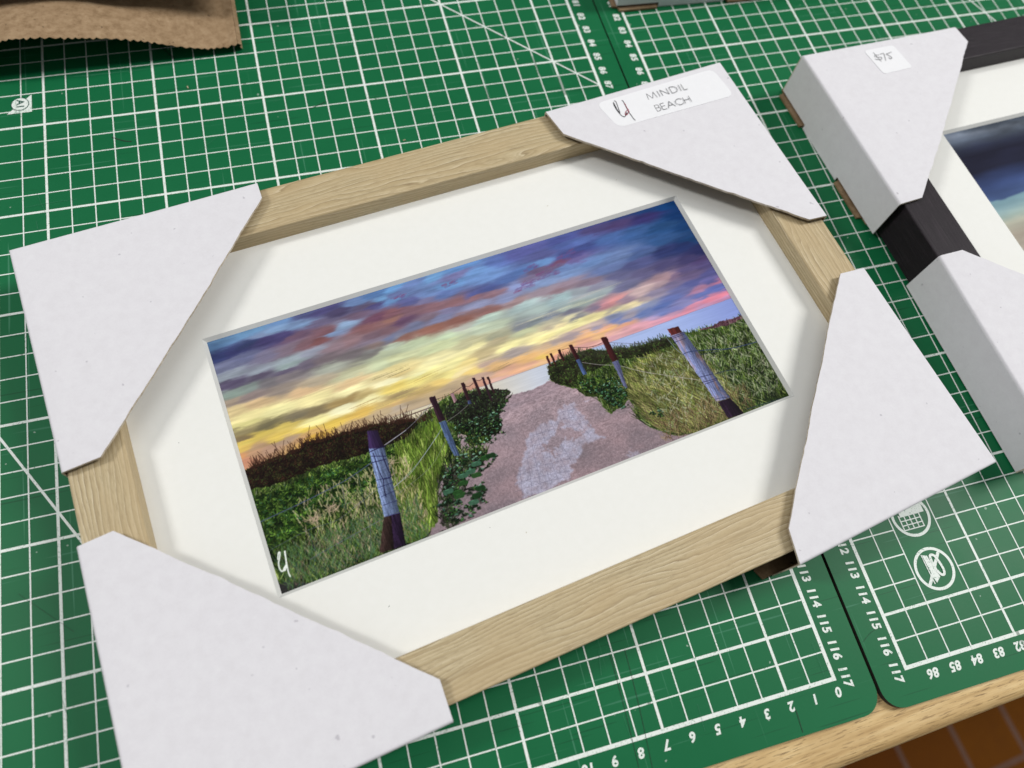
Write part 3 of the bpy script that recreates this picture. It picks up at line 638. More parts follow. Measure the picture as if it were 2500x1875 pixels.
def green_vinyl():
    t = NT('green_vinyl', .46, .17)
    a = t.noise(t.mapped((1, 1, 1)), 14, 4, .6); f = t.noise(t.mapped((1, 1, 1)), 700, 2, .5)
    c = t.ramp(a, [(.3, (.0042, .116, .040)), (.7, (.0058, .136, .048))])
    # knife scratches, light and dark, in a few directions
    for i, (ang, sc1, thr, col, am) in enumerate(((.35, (14, 700, 1), .735, (.06, .22, .13, 1), .5), (1.45, (700, 11, 1), .745, (.08, .26, .16, 1), .5),
                                          (2.3, (20, 1100, 1), .745, (.002, .045, .018, 1), .55), (.9, (10, 1000, 1), .765, (.002, .04, .015, 1), .55))):
        n = t.noise(t.mapped(sc1, 'Object', (0, 0, ang)), 1, 1, .4)
        c = t.mix(t.ramp(n, [(thr - .03, K4), (thr, g(am))]), c, col)
    d = t.noise(t.mapped((1, 1, 1)), 95, 2, .5)
    c = t.mix(t.ramp(d, [(.76, K4), (.80, g(.6))]), c, (.004, .04, .02, 1))
    w = t.noise(t.mapped((1, 1, 1)), 380, 0, .4)
    c = t.mix(t.ramp(w, [(.868, K4), (.875, g(.7))]), c, (.35, .45, .38, 1))
    t.base(c)
    rr = t.ramp(a, [(.3, g(.40)), (.7, g(.5))]); t.L(rr, t.b.inputs['Roughness'])
    t.bump(f, .15, .00008); return t.m
def white_ink():
    t = NT('white_ink', .55, .3)
    s = t.noise(t.mapped((1, 1, 1)), 1500, 2, .6); l = t.noise(t.mapped((1, 1, 1)), 90, 3, .6)
    thr = t.math('ADD', s, t.math('MULTIPLY', t.math('SUBTRACT', l, .5), .35))
    c = t.ramp(thr, [(.27, (.12, .28, .18)), (.36, (.60, .67, .61)), (.46, (.76, .81, .765))])
    k = t.noise(t.mapped((260, 26, 1), 'Object', (0, 0, .5)), 1, 1, .4)
    c = t.mix(t.ramp(k, [(.735, K4), (.75, g(.7))]), c, (.12, .17, .13, 1))
    t.base(c); return t.m
def floor_tiles():
    t = NT('floor_tile', .8, .05)
    br = t.n.new('ShaderNodeTexBrick'); br.offset = 0; br.squash = 1
    m_ = t.n.new('ShaderNodeMapping'); m_.inputs['Location'].default_value = (-.4106, .2745, 0); t.L(t.tc.outputs['Object'], m_.inputs[0]); m = m_.outputs[0]; t.L(m, br.inputs['Vector'])
    br.inputs['Scale'].default_value = 1; br.inputs['Brick Width'].default_value = .083; br.inputs['Row Height'].default_value = .25
    br.inputs['Mortar Size'].default_value = .004; br.inputs['Mortar Smooth'].default_value = .2
    br.inputs['Color1'].default_value = (.15, .052, .006, 1); br.inputs['Color2'].default_value = (.10, .024, .005, 1); br.inputs['Mortar'].default_value = (.15, .085, .062, 1)
    a = t.noise(m, 30, 4, .6)
    t.base(t.mix(t.ramp(a, [(.35, g(.3)), (.65, K4)]), br.outputs['Color'], (.09, .03, .008, 1))); return t.m
def painted(name, rough=.45):
    t = NT(name, rough, .06)
    v = t.n.new('ShaderNodeVertexColor'); v.layer_name = 'pigment'; t.base(v.outputs[0])
    return t.m
M = dict(card=white_card(), kraft=kraft(), kraft_dark=kraft('kraft_inside', .8), edge=card_edge(), board=mat_board(), oak=oak(), black=black_wood(), bench=bench_wood(),
         green=green_vinyl(), ink=white_ink(), floor=floor_tiles(), printed=painted('photo_paper'),
         bevel=plain('mat_core', (.66, .665, .64), .8, .2), sticker=plain('sticker_paper', (.83, .83, .85), .55, .35),
         text=plain('grey_ink', (.17, .17, .18), .6, .3), pen=plain('pen_ink', (.05, .05, .055), .5, .3), red=plain('red_ink', (.28, .02, .05), .5, .3),
         backing=plain('backing_board', (.16, .10, .06), .8, .2), paper=kraft('kraft_paper', 1.04), dark=plain('mat_core_black', (.02, .02, .018), .6, .3), scratch=plain('vinyl_scratch', (.05, .21, .12), .6, .2), greenink=plain('green_ink', (.008, .075, .05), .5, .3), dust=plain('dust', (.42, .36, .24), .9, .1))
# ================================================================ the floor and the bench
mb = MB(); box(mb, -300, 300, -300, 300, -80, -75); fl = mb.build('floor', M['floor']); tag(fl, kind='structure')
fl.rotation_euler = (0, 0, math.radians(5)); 
bench = empty('work_bench', 'golden wooden work bench with rounded edge under the green cutting mats', 'table', (0, 0, -.3))
mb = MB(); ang = math.radians(2.4)
prof = [(-2.95, -3.2), (-2.95, -.52)] + [(-2.95 + .5 * (1 - math.cos(a)), -.5 + .5 * math.sin(a)) for a in [math.pi / 2 * k / 8 for k in range(9)]] + [(120, 0), (120, -3.2)]
for i in range(len(prof)):
    (y0, z0), (y1, z1) = prof[i], prof[(i + 1) % len(prof)]
    mb.poly([(-110, y0, z0), (110, y0, z0), (110, y1, z1), (-110, y1, z1)])
mb.poly([(-110, y, z) for y, z in prof]); mb.poly([(110, y, z) for y, z in reversed(prof)])
o = mb.build('tabletop', M['bench'], bench); o.rotation_euler = (0, 0, ang)
for x, y in ((-100, 6), (100, 10), (-100, 112), (100, 116)):
    mb = MB(); box(mb, x - 3, x + 3, y - 3, y + 3, -74.7, -3.21); mb.build('leg', M['bench'], bench)
# ================================================================ cutting mats
def text_mesh(txt, size, bold=.0, shear=0., space=1.):
    cu = bpy.data.curves.new('t', 'FONT'); cu.body = txt; cu.size = size; cu.offset = bold; cu.shear = shear
    cu.align_x = 'CENTER'; cu.align_y = 'CENTER'; cu.space_character = space; cu.resolution_u = 4
    o = bpy.data.objects.new('t', cu); sc.collection.objects.link(o)
    dg = bpy.context.evaluated_depsgraph_get(); me = o.evaluated_get(dg).to_mesh()
    vs = [tuple(v.co) for v in me.vertices]; fs = [list(p.vertices) for p in me.polygons]
    o.evaluated_get(dg).to_mesh_clear(); bpy.data.objects.remove(o); bpy.data.curves.remove(cu)
    return vs, fs
_tc = {}
def put_text(mb, txt, x, y, rot, size, z, bold=.0, shear=0., mi=0, space=1.):
    key = (txt, size, bold, shear, space)
    if key not in _tc: _tc[key] = text_mesh(txt, size, bold, shear, space)
    vs, fs = _tc[key]; c, s = math.cos(rot), math.sin(rot)
    for f in fs:
        p = [(x + c * vs[i][0] - s * vs[i][1], y + s * vs[i][0] + c * vs[i][1], z) for i in f]; mb.poly(p, mi)
THIN, HEAVY, BORDER = .052, .108, .145
ZR, ZC, ZD = .006, .010, .014
def rect(mb, x0, x1, y0, y1, z): mb.poly([(x0, y0, z), (x1, y0, z), (x1, y1, z), (x0, y1, z)])
def mat_body(root, pts, dark_pts=None):
    mb = MB(); prism(mb, pts, -.28, 0, 0, 1); return mb.build('mat_sheet', [M['green'], M['dark']], root)
# left mat: its lower right printed corner is the world origin
lm = empty('cutting_mat', 'green self healing cutting mat with white centimetre grid, under the oak frame', 'cutting mat', (0, 0, 0), 0, 'green cutting mats side by side')
mat_body(lm, rrect(-88.6, -1.52, 1.46, 118.5, .85))
mb = MB()
for i in range(0, 88):
    w = BORDER if i in (0, 87) else (HEAVY if (i - 2) % 5 == 0 else THIN)
    rect(mb, -i - w / 2, -i + w / 2, -.075, 117.075, ZC)
for j in range(0, 118):
    w = BORDER if j in (0, 117) else (HEAVY if (j - 2) % 5 == 0 else THIN)
    rect(mb, -87.075, .075, j - w / 2, j + w / 2, ZR)
def diag(mb, x0, y0, x1, y1, w, z):
    d = Vector((x1 - x0, y1 - y0)).normalized(); n = Vector((-d.y, d.x)) * w / 2
    mb.poly([(x0 - n.x, y0 - n.y, z), (x1 - n.x, y1 - n.y, z), (x1 + n.x, y1 + n.y, z), (x0 + n.x, y0 + n.y, z)])
diag(mb, 0, 30, -60, 90, .075, ZD)
diag(mb, -32, 21.72, -22, 4.4, .095, ZD)
mb.build('grid_lines', M['ink'], lm, weld=False)
mb = MB()
for j in range(0, 60): put_text(mb, str(117 - j), .46, j - .02, -math.pi / 2, .48, ZC, .018, .10, space=1.08)
for i in range(0, 60): put_text(mb, str(i), -i - (0 if i else .02), -.46, math.pi, .47, ZC, .018, .12, space=1.08)
mb.build('numerals', M['ink'], lm, weld=False)
mb = MB(); z = ZD + .004
mb.poly([(-27.53, 33.93, z), (-28.62, 32.86, z), (-27.53, 32.86, z)][::1])
mb.build('size_mark', M['ink'], lm, weld=False)
sm = lm.children[-1]
mb = MB(); cx, cy = -28.04, 33.40
mb.poly([(cx + .40 * math.cos(a), cy + .40 * math.sin(a), z + .004) for a in [math.tau * k / 32 for k in range(32)]], 0)
mb.poly([(cx + .365 * math.cos(a), cy + .365 * math.sin(a), z + .008) for a in [math.tau * k / 32 for k in range(32)]], 1)
put_text(mb, 'A1', cx, cy, -math.pi / 2, .46, z + .012, .012, 0, 0)
mb.build('size_badge', [M['greenink'], M['ink']], sm, weld=False)
# right mat
rm = empty('cutting_mat', 'green cutting mat on the right, with round warning pictograms beside its numbers', 'cutting mat', (2.95, -.37, 0), math.radians(.1), 'green cutting mats side by side')
mat_body(rm, rrect(-1.35, -1.28, 88.5, 118.8, .8))
mb = MB()
for i in range(0, 88):
    w = BORDER if i in (0, 87) else (HEAVY if i % 5 == 0 else THIN)
    y0 = 2. if i == 3 else -.075
    if i == 3:
        rect(mb, i - w / 2, i + w / 2, -.075, 2.04, ZC); rect(mb, i - w / 2, i + w / 2, 7, 117.07, ZC)
    else: rect(mb, i - w / 2, i + w / 2, -.075, 117.075, ZC)
for j in range(0, 118):
    w = BORDER if j in (0, 117) else (HEAVY if (j - 2) % 5 == 0 else THIN)
    if 2 < j < 7:
        rect(mb, -.075, 2, j - w / 2, j + w / 2, ZR); rect(mb, 4, 87.075, j - w / 2, j + w / 2, ZR)
    else: rect(mb, -.075, 87.075, j - w / 2, j + w / 2, ZR)
diag(mb, 20.2, 36.3, 23.0, 29.4, .075, ZD)
mb.build('grid_lines', M['ink'], rm, weld=False)
mb = MB()
for j in range(0, 60): put_text(mb, str(117 - j), -.46, j - .02, -math.pi / 2, .48, ZC, .018, .10, space=1.08)
for i in range(1, 30): put_text(mb, str(87 - i), i, -.43, math.pi, .47, ZC, .018, .12, space=1.08)
mb.build('numerals', M['ink'], rm, weld=False)
def ring(mb, cx, cy, r, w, z, n=64):
    for k in range(n):
        a, b = math.tau * k / n, math.tau * (k + 1) / n
        mb.poly([(cx + (r - w) * math.cos(a), cy + (r - w) * math.sin(a), z), (cx + r * math.cos(a), cy + r * math.sin(a), z),
                 (cx + r * math.cos(b), cy + r * math.sin(b), z), (cx + (r - w) * math.cos(b), cy + (r - w) * math.sin(b), z)])
mb = MB(); ring(mb, 2.98, 3.15, .87, .12, ZC)
ribbon(mb, [(3.50, 3.78), (2.44, 2.56)], .13, ZC + .003)
mb.poly([(a, b, ZC + .006) for a, b in ccw([(2.70, 3.76), (2.90, 3.70), (3.06, 2.80), (2.80, 2.60), (2.76, 2.80)])])
ribbon(mb, [(2.66, 3.78), (2.70, 2.58)], .045, ZC + .009)
ribbon(mb, [(3.02, 3.05), (3.00, 3.60), (3.12, 3.68), (3.24, 3.55), (3.33, 3.1), (3.28, 2.86), (3.14, 2.86), (3.04, 3.05)], .105, ZC + .012, .0003)
mb.build('pictogram', M['ink'], rm, weld=False)
mb = MB(); ring(mb, 3.0, 5.38, .88, .12, ZC)
for k in range(5): rect(mb, 2.46 + .235 * k - .025, 2.46 + .235 * k + .025, 4.86, 5.5, ZC + .003)
for k in range(4): rect(mb, 2.43, 3.43, 4.86 + .19 * k - .022, 4.86 + .19 * k + .022, ZC + .006)
rect(mb, 2.52, 3.66, 5.42, 6.0, ZC + .009)
mb.build('pictogram', M['ink'], rm, weld=False)
# a few deep knife cuts as real dark grooves on the mats, and crumbs
def cut(root, pts, w, mat, name='knife_cut'):
    mb = MB(); ribbon(mb, pts, w, ZD + .002); return mb.build(name, mat, root)
cut(lm, [(-21.6, 36.6), (-21.35, 35.9), (-20.9, 35.2)], .035, M['dark'])
cut(lm, [(-24.1, 30.7), (-23.6, 30.4), (-23.25, 30.3)], .04, M['dark'])
cut(lm, [(-14.9, 30.9), (-14.6, 31.0), (-14.1, 31.2)], .03, M['dark'])
cut(lm, [(-28.4, 10.3), (-27.4, 9.3), (-26.6, 8.5)], .007, M['dark'])
cut(lm, [(-8.1, 3.0), (-8.15, 1.0), (-8.25, -.9)], .014, M['dark'])
cut(lm, [(-7.5, 3.0), (-7.6, 1.0), (-7.8, -1.3)], .014, M['dark'])
cut(lm, [(-1.9, -.62), (-1.95, -1.4)], .02, M['dark'])
cut(rm, [(-1.25, 1.3), (-.75, 1.55), (-.3, 1.6)], .008, M['dark'])
R_ = random.Random(21)
for root_, n_, xa, xb in ((lm, 60, -33, 1.0), (rm, 40, -1.2, 22)):
    for i in range(n_):
        x = R_.uniform(xa, xb); y = R_.uniform(-1.2, 38); a = R_.choice([.1, 1.5, 1.7, .6, 2.4]) + R_.uniform(-.15, .15); l = R_.uniform(.3, 2.2)
        if root_ is lm and -26 < x < 8 and 5 < y < 27: continue
        if root_ is rm and 7 < x and 4 < y < 28: continue
        mb = MB()
        ribbon(mb, [(x, y), (x + l * .5 * math.cos(a), y + l * .5 * math.sin(a) + .03), (x + l * math.cos(a), y + l * math.sin(a))], R_.uniform(.006, .011), ZD + .004 + i * .0004, 0)
        mb.build('scratch', M['scratch'], root_, weld=False)
# ================================================================ frames
def rails(root, x0, y0, x1, y1, w, z0, z1, zi, mat, seed=0):
    """four mitred rails; inner face goes down to zi"""
    e = .06
    prof = [(0, z0), (0, z1 - e), (e * .3, z1 - e * .3), (e, z1), (w - e, z1), (w - e * .3, z1 - e * .3), (w, z1 - e), (w, zi - .2), (w - .5, zi - .2), (w - .5, z0)]
    sides = [((x0, y0), (1, 0), x1 - x0), ((x1, y0), (0, 1), y1 - y0), ((x1, y1), (-1, 0), x1 - x0), ((x0, y1), (0, -1), y1 - y0)]
    for k, (p, d, L) in enumerate(sides):
        n = (-d[1], d[0]); mb = MB(); acc = [0]
        for i in range(1, len(prof) + 1):
            a, b = prof[i - 1], prof[i % len(prof)]; acc.append(acc[-1] + math.hypot(a[0] - b[0], a[1] - b[1]))
        off = seed * 37 + k * 61.3
        for i in range(len(prof)):
            (ta, za), (tb, zb) = prof[i], prof[(i + 1) % len(prof)]
            q = []
            for t, z, u in ((ta, za, ta), (ta, za, L - ta), (tb, zb, L - tb), (tb, zb, tb)):
                q.append((p[0] + d[0] * u + n[0] * t, p[1] + d[1] * u + n[1] * t, z))
            va, vb = acc[i] + off * .37, acc[i + 1] + off * .37
            mb.poly(q, 0, [(off + ta, va), (off + L - ta, va), (off + L - tb, vb), (off + tb, vb)])
        o = mb.build('rail', mat, root); 
        bm = bmesh.new(); bm.from_mesh(o.data); bmesh.ops.recalc_face_normals(bm, faces=bm.faces)
        bmesh.ops.holes_fill(bm, edges=bm.edges, sides=0); bm.to_mesh(o.data); bm.free()
def window_board(root, X0, Y0, X1, Y1, x0, y0, x1, y1, zt, zb, slope, mat, bev):
    """mat board with a bevelled window; x0.. is the window edge at the print"""
    s = slope; a = (x0 - s, y0 - s, x1 + s, y1 + s); mb = MB()
    O = [(X0, Y0), (X1, Y0), (X1, Y1), (X0, Y1)]; I = [(a[0], a[1]), (a[2], a[1]), (a[2], a[3]), (a[0], a[3])]; B = [(x0, y0), (x1, y0), (x1, y1), (x0, y1)]
    for i in range(4):
        j = (i + 1) % 4
        mb.poly([(*O[i], zt), (*O[j], zt), (*I[j], zt), (*I[i], zt)], 0)
    o = mb.build('mat_board', mat, root)
    mb = MB()
    for i in range(4):
        j = (i + 1) % 4
        mb.poly([(*I[i], zt), (*I[j], zt), (*B[j], zb), (*B[i], zb)], 0)
    mb.build('window_bevel', bev, o)
def pigment_grid(name, img, corners, z, parent):
    """flat print: a fine grid whose points carry the inks; corners TL, TR, BR, BL"""
    Hn, Wn = img.shape[:2]
    u = np.linspace(0, 1, Wn)[None, :, None]; v = np.linspace(0, 1, Hn)[:, None, None]
    c = [np.array([[q]]) * CM for q in corners]
    P = (c[0] * (1 - u) + c[1] * u) * (1 - v) + (c[3] * (1 - u) + c[2] * u) * v
    V = np.concatenate([P, np.full((Hn, Wn, 1), z * CM)], 2).reshape(-1, 3)
    idx = np.arange(Hn * Wn).reshape(Hn, Wn)
    F = np.stack([idx[1:, :-1], idx[1:, 1:], idx[:-1, 1:], idx[:-1, :-1]], -1).reshape(-1, 4)
    me = bpy.data.meshes.new(name)
    me.vertices.add(len(V)); me.vertices.foreach_set('co', V.astype(np.float32).ravel())
    me.loops.add(F.size); me.loops.foreach_set('vertex_index', F.astype(np.int32).ravel())
    me.polygons.add(len(F)); me.polygons.foreach_set('loop_start', np.arange(0, F.size, 4, dtype=np.int32))
    me.update(calc_edges=True)
    at = me.color_attributes.new('pigment', 'FLOAT_COLOR', 'POINT')
    l = np.where(img > .04045, ((img + .055) / 1.055) ** 2.4, img / 12.92)
    l = np.concatenate([l, np.ones((Hn, Wn, 1))], 2)
    at.data.foreach_set('color', l.astype(np.float32).ravel())
    me.materials.append(M['printed'])
    return link(bpy.data.objects.new(name, me), parent)
# ---- oak frame
th = math.radians(8.1)
oakf = empty('picture_frame', 'pale oak picture frame holding a beach sunset photograph in a white mat board', 'picture frame', (0, 0, 0), th)
rails(oakf, -23.55, 4.76, 9.20, 26.84, 2.07, .2, 2.3, 1.45, M['oak'], 1)
window_board(oakf, -21.7, 6.6, 7.6, 25.05, -17.93, 10.45, 3.70, 21.05, 1.45, 1.3, .13, M['board'], M['bevel'])
print_img = paint_beach(1100, 550)
pigment_grid('photo_print', print_img, [(-17.95, 21.07), (3.72, 21.07), (3.72, 10.43), (-17.95, 10.43)], 1.296, oakf)
mb = MB(); box(mb, -21.9, 7.8, 6.4, 25.3, .5, 1.2); mb.build('backing', M['backing'], oakf)
for (x, y, l, a, mt) in ((-14.6, 8.6, .05, .6, 'dark'), (5.6, 23.3, .03, 1, 'dark'), (5.2, 8.5, .04, 2, 'dark'), (4.9, 8.6, .03, .4, 'dark'), (1.5, 22.9, .05, .2, 'dust'), (-19.9, 17.2, .03, 0, 'dark'), (-9.0, 9.2, .05, 1.1, 'dust'), (-2.2, 22.6, .06, .1, 'dust'), (-10.2, 9.9, .02, 0, 'dark'), (-19.1, 10.4, .03, 1, 'dust')):
    mb = MB(); ribbon(mb, [(x, y), (x + l * math.cos(a), y + l * math.sin(a))], .022, 1.456); mb.build('dust_speck', M[mt], oakf)
# ---- black frame
b0 = math.radians(4.4)
blk = empty('picture_frame', 'black wooden picture frame with white mat board around a dark stormy seascape', 'picture frame', (10.40, 28.0, 0), b0)
rails(blk, -.28, -22.0, 33, -.30, 2.05, .2, 2.45, 1.45, M['black'], 2)
def paint_storm(W, H):
    rng = np.random.default_rng(9)
    v, u = np.mgrid[0:H, 0:W] / H
    n = fbm(rng, H, W, 22, 60, 5); m = fbm(rng, H, W, 14, 90, 4)
    t = np.clip(v + .05 * n, 0, 1)
    ks = [0, .03, .06, .10, .14, .22, .26, .31, .372, .380, .42, .47, .50, .56, .8, 1.]
    cs = [(70, 82, 100), (95, 105, 122), (80, 92, 112), (40, 46, 72), (24, 25, 46), (26, 28, 52), (38, 52, 98), (48, 70, 128), (58, 84, 140), (112, 156, 172), (122, 160, 170), (140, 160, 150), (165, 165, 145), (160, 148, 130), (172, 162, 148), (150, 135, 115)]
    c = np.stack([np.interp(t, ks, [k[i] / 255 for k in cs]) for i in range(3)], -1)
    top = np.clip((.2 - v) / .2, 0, 1)[..., None]
    c = c * (1 + 1.5 * n[..., None] * top + .35 * m[..., None] + .3 * n[..., None])
    gy = c.mean(2, keepdims=True); c = c * .75 + gy * .25
    return np.clip(c, 0, 1)
# print plane: left edge follows the window
pl = lambda x, y: (x, y)
window_board(blk, 1.5, -20.5, 31.2, -2.0, 5.27, -17.2, 27.5, -5.80, 1.45, 1.3, .13, M['board'], M['bevel'])
pigment_grid('photo_print', paint_storm(360, 200), [(5.25, -5.78), (27.52, -5.78), (27.52, -17.22), (5.25, -17.22)], 1.296, blk)
mb = MB(); box(mb, 1.2, 31.4, -20.8, -1.8, .5, 1.2); mb.build('backing', M['backing'], blk)
# ---- frame at the far edge
far = empty('picture_frame', 'third wrapped picture frame lying at the far edge of the mats', 'picture frame', (2.75, 35.35, 0), math.radians(-1.9))
rails(far, .15, .15, 33, 22, 2.07, .2, 2.3, 1.45, M['oak'], 3)
mb = MB(); box(mb, 2.1, 31, 2.1, 20, 1.0, 1.45); mb.build('mat_board', M['board'], far)
# ================================================================ cardboard corner protectors
def protector(label, P, H, seed, notch=False, group='white cardboard corner protectors', r=.13, zb=.03, flap=0., sideA=True, hyp_j=.014):
    P0, P1, P2, P3, P4 = [Vector(p) for p in P]
    root = empty('corner_protector', label, 'corner protector', (P0.x, P0.y, 0), 0, group)
    u = (P1 - P0); la = u.length; u.normalize(); v = (P4 - P0); lb = v.length; v.normalize()
    det = u.x * v.y - u.y * v.x
    def ab(p): d = p - P0; return ((d.x * v.y - d.y * v.x) / det, (u.x * d.y - u.y * d.x) / det)
    a2, e1 = ab(P2); e2, b2 = ab(P3); flip = det < 0
    R = random.Random(seed)
    def w(a, b, z): return (u.x * a + v.x * b, u.y * a + v.y * b, z)
    def add(mb, q, mi=0): mb.poly(q[::-1] if flip else q, mi)
    mb = MB(); N = 46
    hyp = []
    j = 0
    for k in range(N + 1):
        t = k / N; j = .6 * j + R.gauss(0, hyp_j); s = math.sin(math.pi * t) ** .3 if 0 < t < 1 else 0
        bow = .05 * math.sin(math.pi * t * 1.0)
        hyp.append((a2 + (e2 - a2) * t + j * s * .7 + bow * .7, e1 + (b2 - e1) * t + j * s * .7 + bow * .7))
    # top face as strips from the hypotenuse to the corner, so it can curl slightly
    def zt(a, b):
        d = (a / la + b / lb)
        return H + curl * max(0, d - .62) ** 2
    curl = R.uniform(.1, .2)
    edge = [(la, r)] + hyp + [(r, lb)]
    NS = 8
    rows = []
    for k in range(NS + 1):
        t = k / NS
        rows.append([(r + (a - r) * t, r + (b - r) * t) for a, b in edge])
    for k in range(NS):
        for i in range(len(edge) - 1):
            q = [rows[k][i], rows[k + 1][i], rows[k + 1][i + 1], rows[k][i + 1]]
            if k == 0: q = [q[0], q[1], q[2]]
            add(mb, [w(a, b, zt(a, b)) for a, b in q])
    # rounded folds
    n = 5
    for k in range(n):
        f0, f1 = math.pi / 2 * k / n, math.pi / 2 * (k + 1) / n
        i0, i1 = r - r * math.sin(f0), r - r * math.sin(f1); z0, z1 = -r + r * math.cos(f0), -r + r * math.cos(f1)
        for m in range(NS):
            s0, s1 = m / NS, (m + 1) / NS
            def pa(s, i, z): a = i + (la - i) * s; aa = r + (la - r) * s; return w(a, i, zt(aa, r) + z)
            def pb(s, i, z): b = i + (lb - i) * s; bb = r + (lb - r) * s; return w(i, b, zt(r, bb) + z)
            add(mb, [pa(s0, i1, z1), pa(s1, i1, z1), pa(s1, i0, z0), pa(s0, i0, z0)])
            add(mb, [pb(s0, i0, z0), pb(s1, i0, z0), pb(s1, i1, z1), pb(s0, i1, z1)])
    mats = [M['card'], M['kraft_dark'], M['edge']]
    def thick(o, t=.11):
        md = o.modifiers.new('thickness', 'SOLIDIFY'); md.thickness = t * CM; md.offset = -1; md.material_offset = 1; md.material_offset_rim = 2
    top = mb.build('top_panel', mats, root, smooth=False); thick(top)
    nt = 0
    for p_ in top.data.polygons: p_.use_smooth = abs(p_.normal.z) < .985
    dg = bpy.context.evaluated_depsgraph_get()
    me2 = bpy.data.meshes.new_from_object(top.evaluated_get(dg)); top.modifiers.clear(); top.data = me2
    me2.set_sharp_from_angle(angle=math.radians(40))
    # side walls
    for S in (0, 1):
        L = la if S == 0 else lb; mb = MB(); steps = 24
        def prof(x):
            if not notch: return zb + .05
            if x < 2.5: return .30
            if x > L - 3.5: return .28
            return zb
        xs = sorted(set([0, 2.49, 2.51, L - 3.61, L - 3.59, L] + [L * k / steps for k in range(steps + 1)]))
        for x0, x1 in zip(xs[:-1], xs[1:]):
            za, zb2 = prof((x0 + x1) / 2), prof((x0 + x1) / 2)
            ta = zt(r + (L - r) * x0 / L, r) if S == 0 else zt(r, r + (L - r) * x0 / L)
            tb = zt(r + (L - r) * x1 / L, r) if S == 0 else zt(r, r + (L - r) * x1 / L)
            if S == 0: q = [w(x0, 0, za), w(x1, 0, zb2), w(x1, 0, tb - r - .001), w(x0, 0, ta - r - .001)]
            else: q = [w(0, x1, zb2), w(0, x0, za), w(0, x0, ta - r - .001), w(0, x1, tb - r - .001)]
            add(mb, q)
        o = mb.build('side_panel', mats, root); thick(o, .05)
    # brown underside with its tabs
    mb = MB()
    def slab(pts, z0, z1):
        q = [w(a, b, 0)[:2] for a, b in pts]; q = ccw([tuple(p) for p in q]); prism(mb, q, z0, z1)
    slab([(.15, .15), (la - .7, .15), (la - 1.2, 1.6), (1.6, lb - 1.2), (.15, lb - .7)], .04, .14)
    mb.build('bottom_panel', M['kraft'], root)
    for S in (0, 1):
        L = la if S == 0 else lb
        for (s0, s1) in (((.06, 2.46), (L - 3.5, L - 1.05)) if notch else (((lb - 2.2, lb + flap),) if (flap and S) else ())):
            mb = MB(); q = [(s0, .30), (s0 + .1, -.20), (s1 - .1, -.18), (s1, .30)] if notch else [(s0, 1.9), (s0, .02), (s1, .06), (s1 + .15, .5), (s1 - .5, 1.9)]
            if S: q = [(b, a) for a, b in q]
            qq = [w(a, b, 0)[:2] for a, b in q]
            c = ccw([tuple(p) for p in qq]); prism(mb, c, .05, .155)
            o = mb.build('tab', M['kraft_dark'], root)
    return root
PR = dict(
 TL=[[-27.42,23.27],[-17.672,24.78],[-17.567,23.922],[-24.451,13.796],[-25.79,13.513]],
 TR=[[5.22,28.10],[-4.355,26.473],[-3.901,25.001],[5.808,18.31],[6.784,18.38]],
 BR=[[8.73,5.96],[7.282,15.45],[6.016,15.366],[-0.802,5.482],[-0.88,4.13]],
 BL=[[-24.005,0.752],[-25.411,10.762],[-24.188,11.032],[-14.458,3.618],[-14.304,2.253]],
 A=[[9.63,27.78],[18.957,28.354],[19.135,27.193],[11.712,18.396],[10.48,18.271]],
 B=[[11.50,5.60],[10.97,15.291],[12.215,15.353],[21.891,7.518],[22.262,6.337]])
protector('blank white cardboard corner over the near oak corner cut by the picture left edge', PR['TL'], 2.6, 1)
trp = protector('white cardboard corner on the oak frame with a MINDIL BEACH sticker', PR['TR'], 2.6, 2)
protector('white cardboard corner on the oak frame beside the mat warning pictograms', PR['BR'], 2.6, 3, flap=.45)
protector('largest looking white cardboard corner, nearest the viewer, bottom left of the oak frame', PR['BL'], 2.6, 4)
apc = protector('white cardboard corner on the black frame with a handwritten $75 sticker', PR['A'], 2.65, 5, notch=True)
protector('unmarked white cardboard corner on the black frame, below the bare black rail', PR['B'], 2.65, 6)
protector('dim white cardboard corner of the far frame, cut by the top of the picture', [(2.55, 35.12), (12.6, 34.78), (12.65, 36.2), (4.0, 45.0), (2.85, 45.1)], 2.6, 7, notch=True)
# ---- stickers
def flat(name, pts, z, mat, parent, off, th=.012):
    mb = MB(); q = ccw([(x - off[0], y - off[1]) for x, y in pts]); prism(mb, q, z, z + th); return mb.build(name, mat, parent)
def strokes(name, S, w, z, mat, parent, off, taper=False):
    mb = MB()
    for i, s in enumerate(S):
        ribbon(mb, [(x - off[0], y - off[1]) for x, y in s], w, z + .003 * i, .0002, 0, taper)
    return mb.build(name, mat, parent)
off = PR['TR'][0]; z = 2.605
st = flat('sticker', round_poly([(-1.85, 26.50), (-1.22, 24.92), (5.08, 25.86), (4.62, 27.66)], .42), z, M['sticker'], trp, off)
z += .016
strokes('initials', [[(-.955,26.482),(-.88,26.484),(-.863,26.305),(-.874,25.985),(-.888,25.736),(-.934,25.858),(-.976,26.186),(-.994,26.419),(-1.022,26.24),(-.973,25.91),(-.881,25.62),(-.806,25.508),(-.74,25.483),(-.655,25.559),(-.542,25.722)],
  [(-.567,26.463),(-.513,26.422),(-.483,26.148),(-.45,25.775),(-.381,25.444),(-.332,25.254),(-.286,25.191)]], .04, z, M['pen'], st, off)
strokes('initials', [[(-.403,25.882),(-.556,25.793),(-.655,25.65),(-.631,25.564),(-.5,25.669),(-.435,25.818)], [(-.485,26.30),(-.455,25.95),(-.425,25.72)]], .035, z + .01, M['red'], st, off)
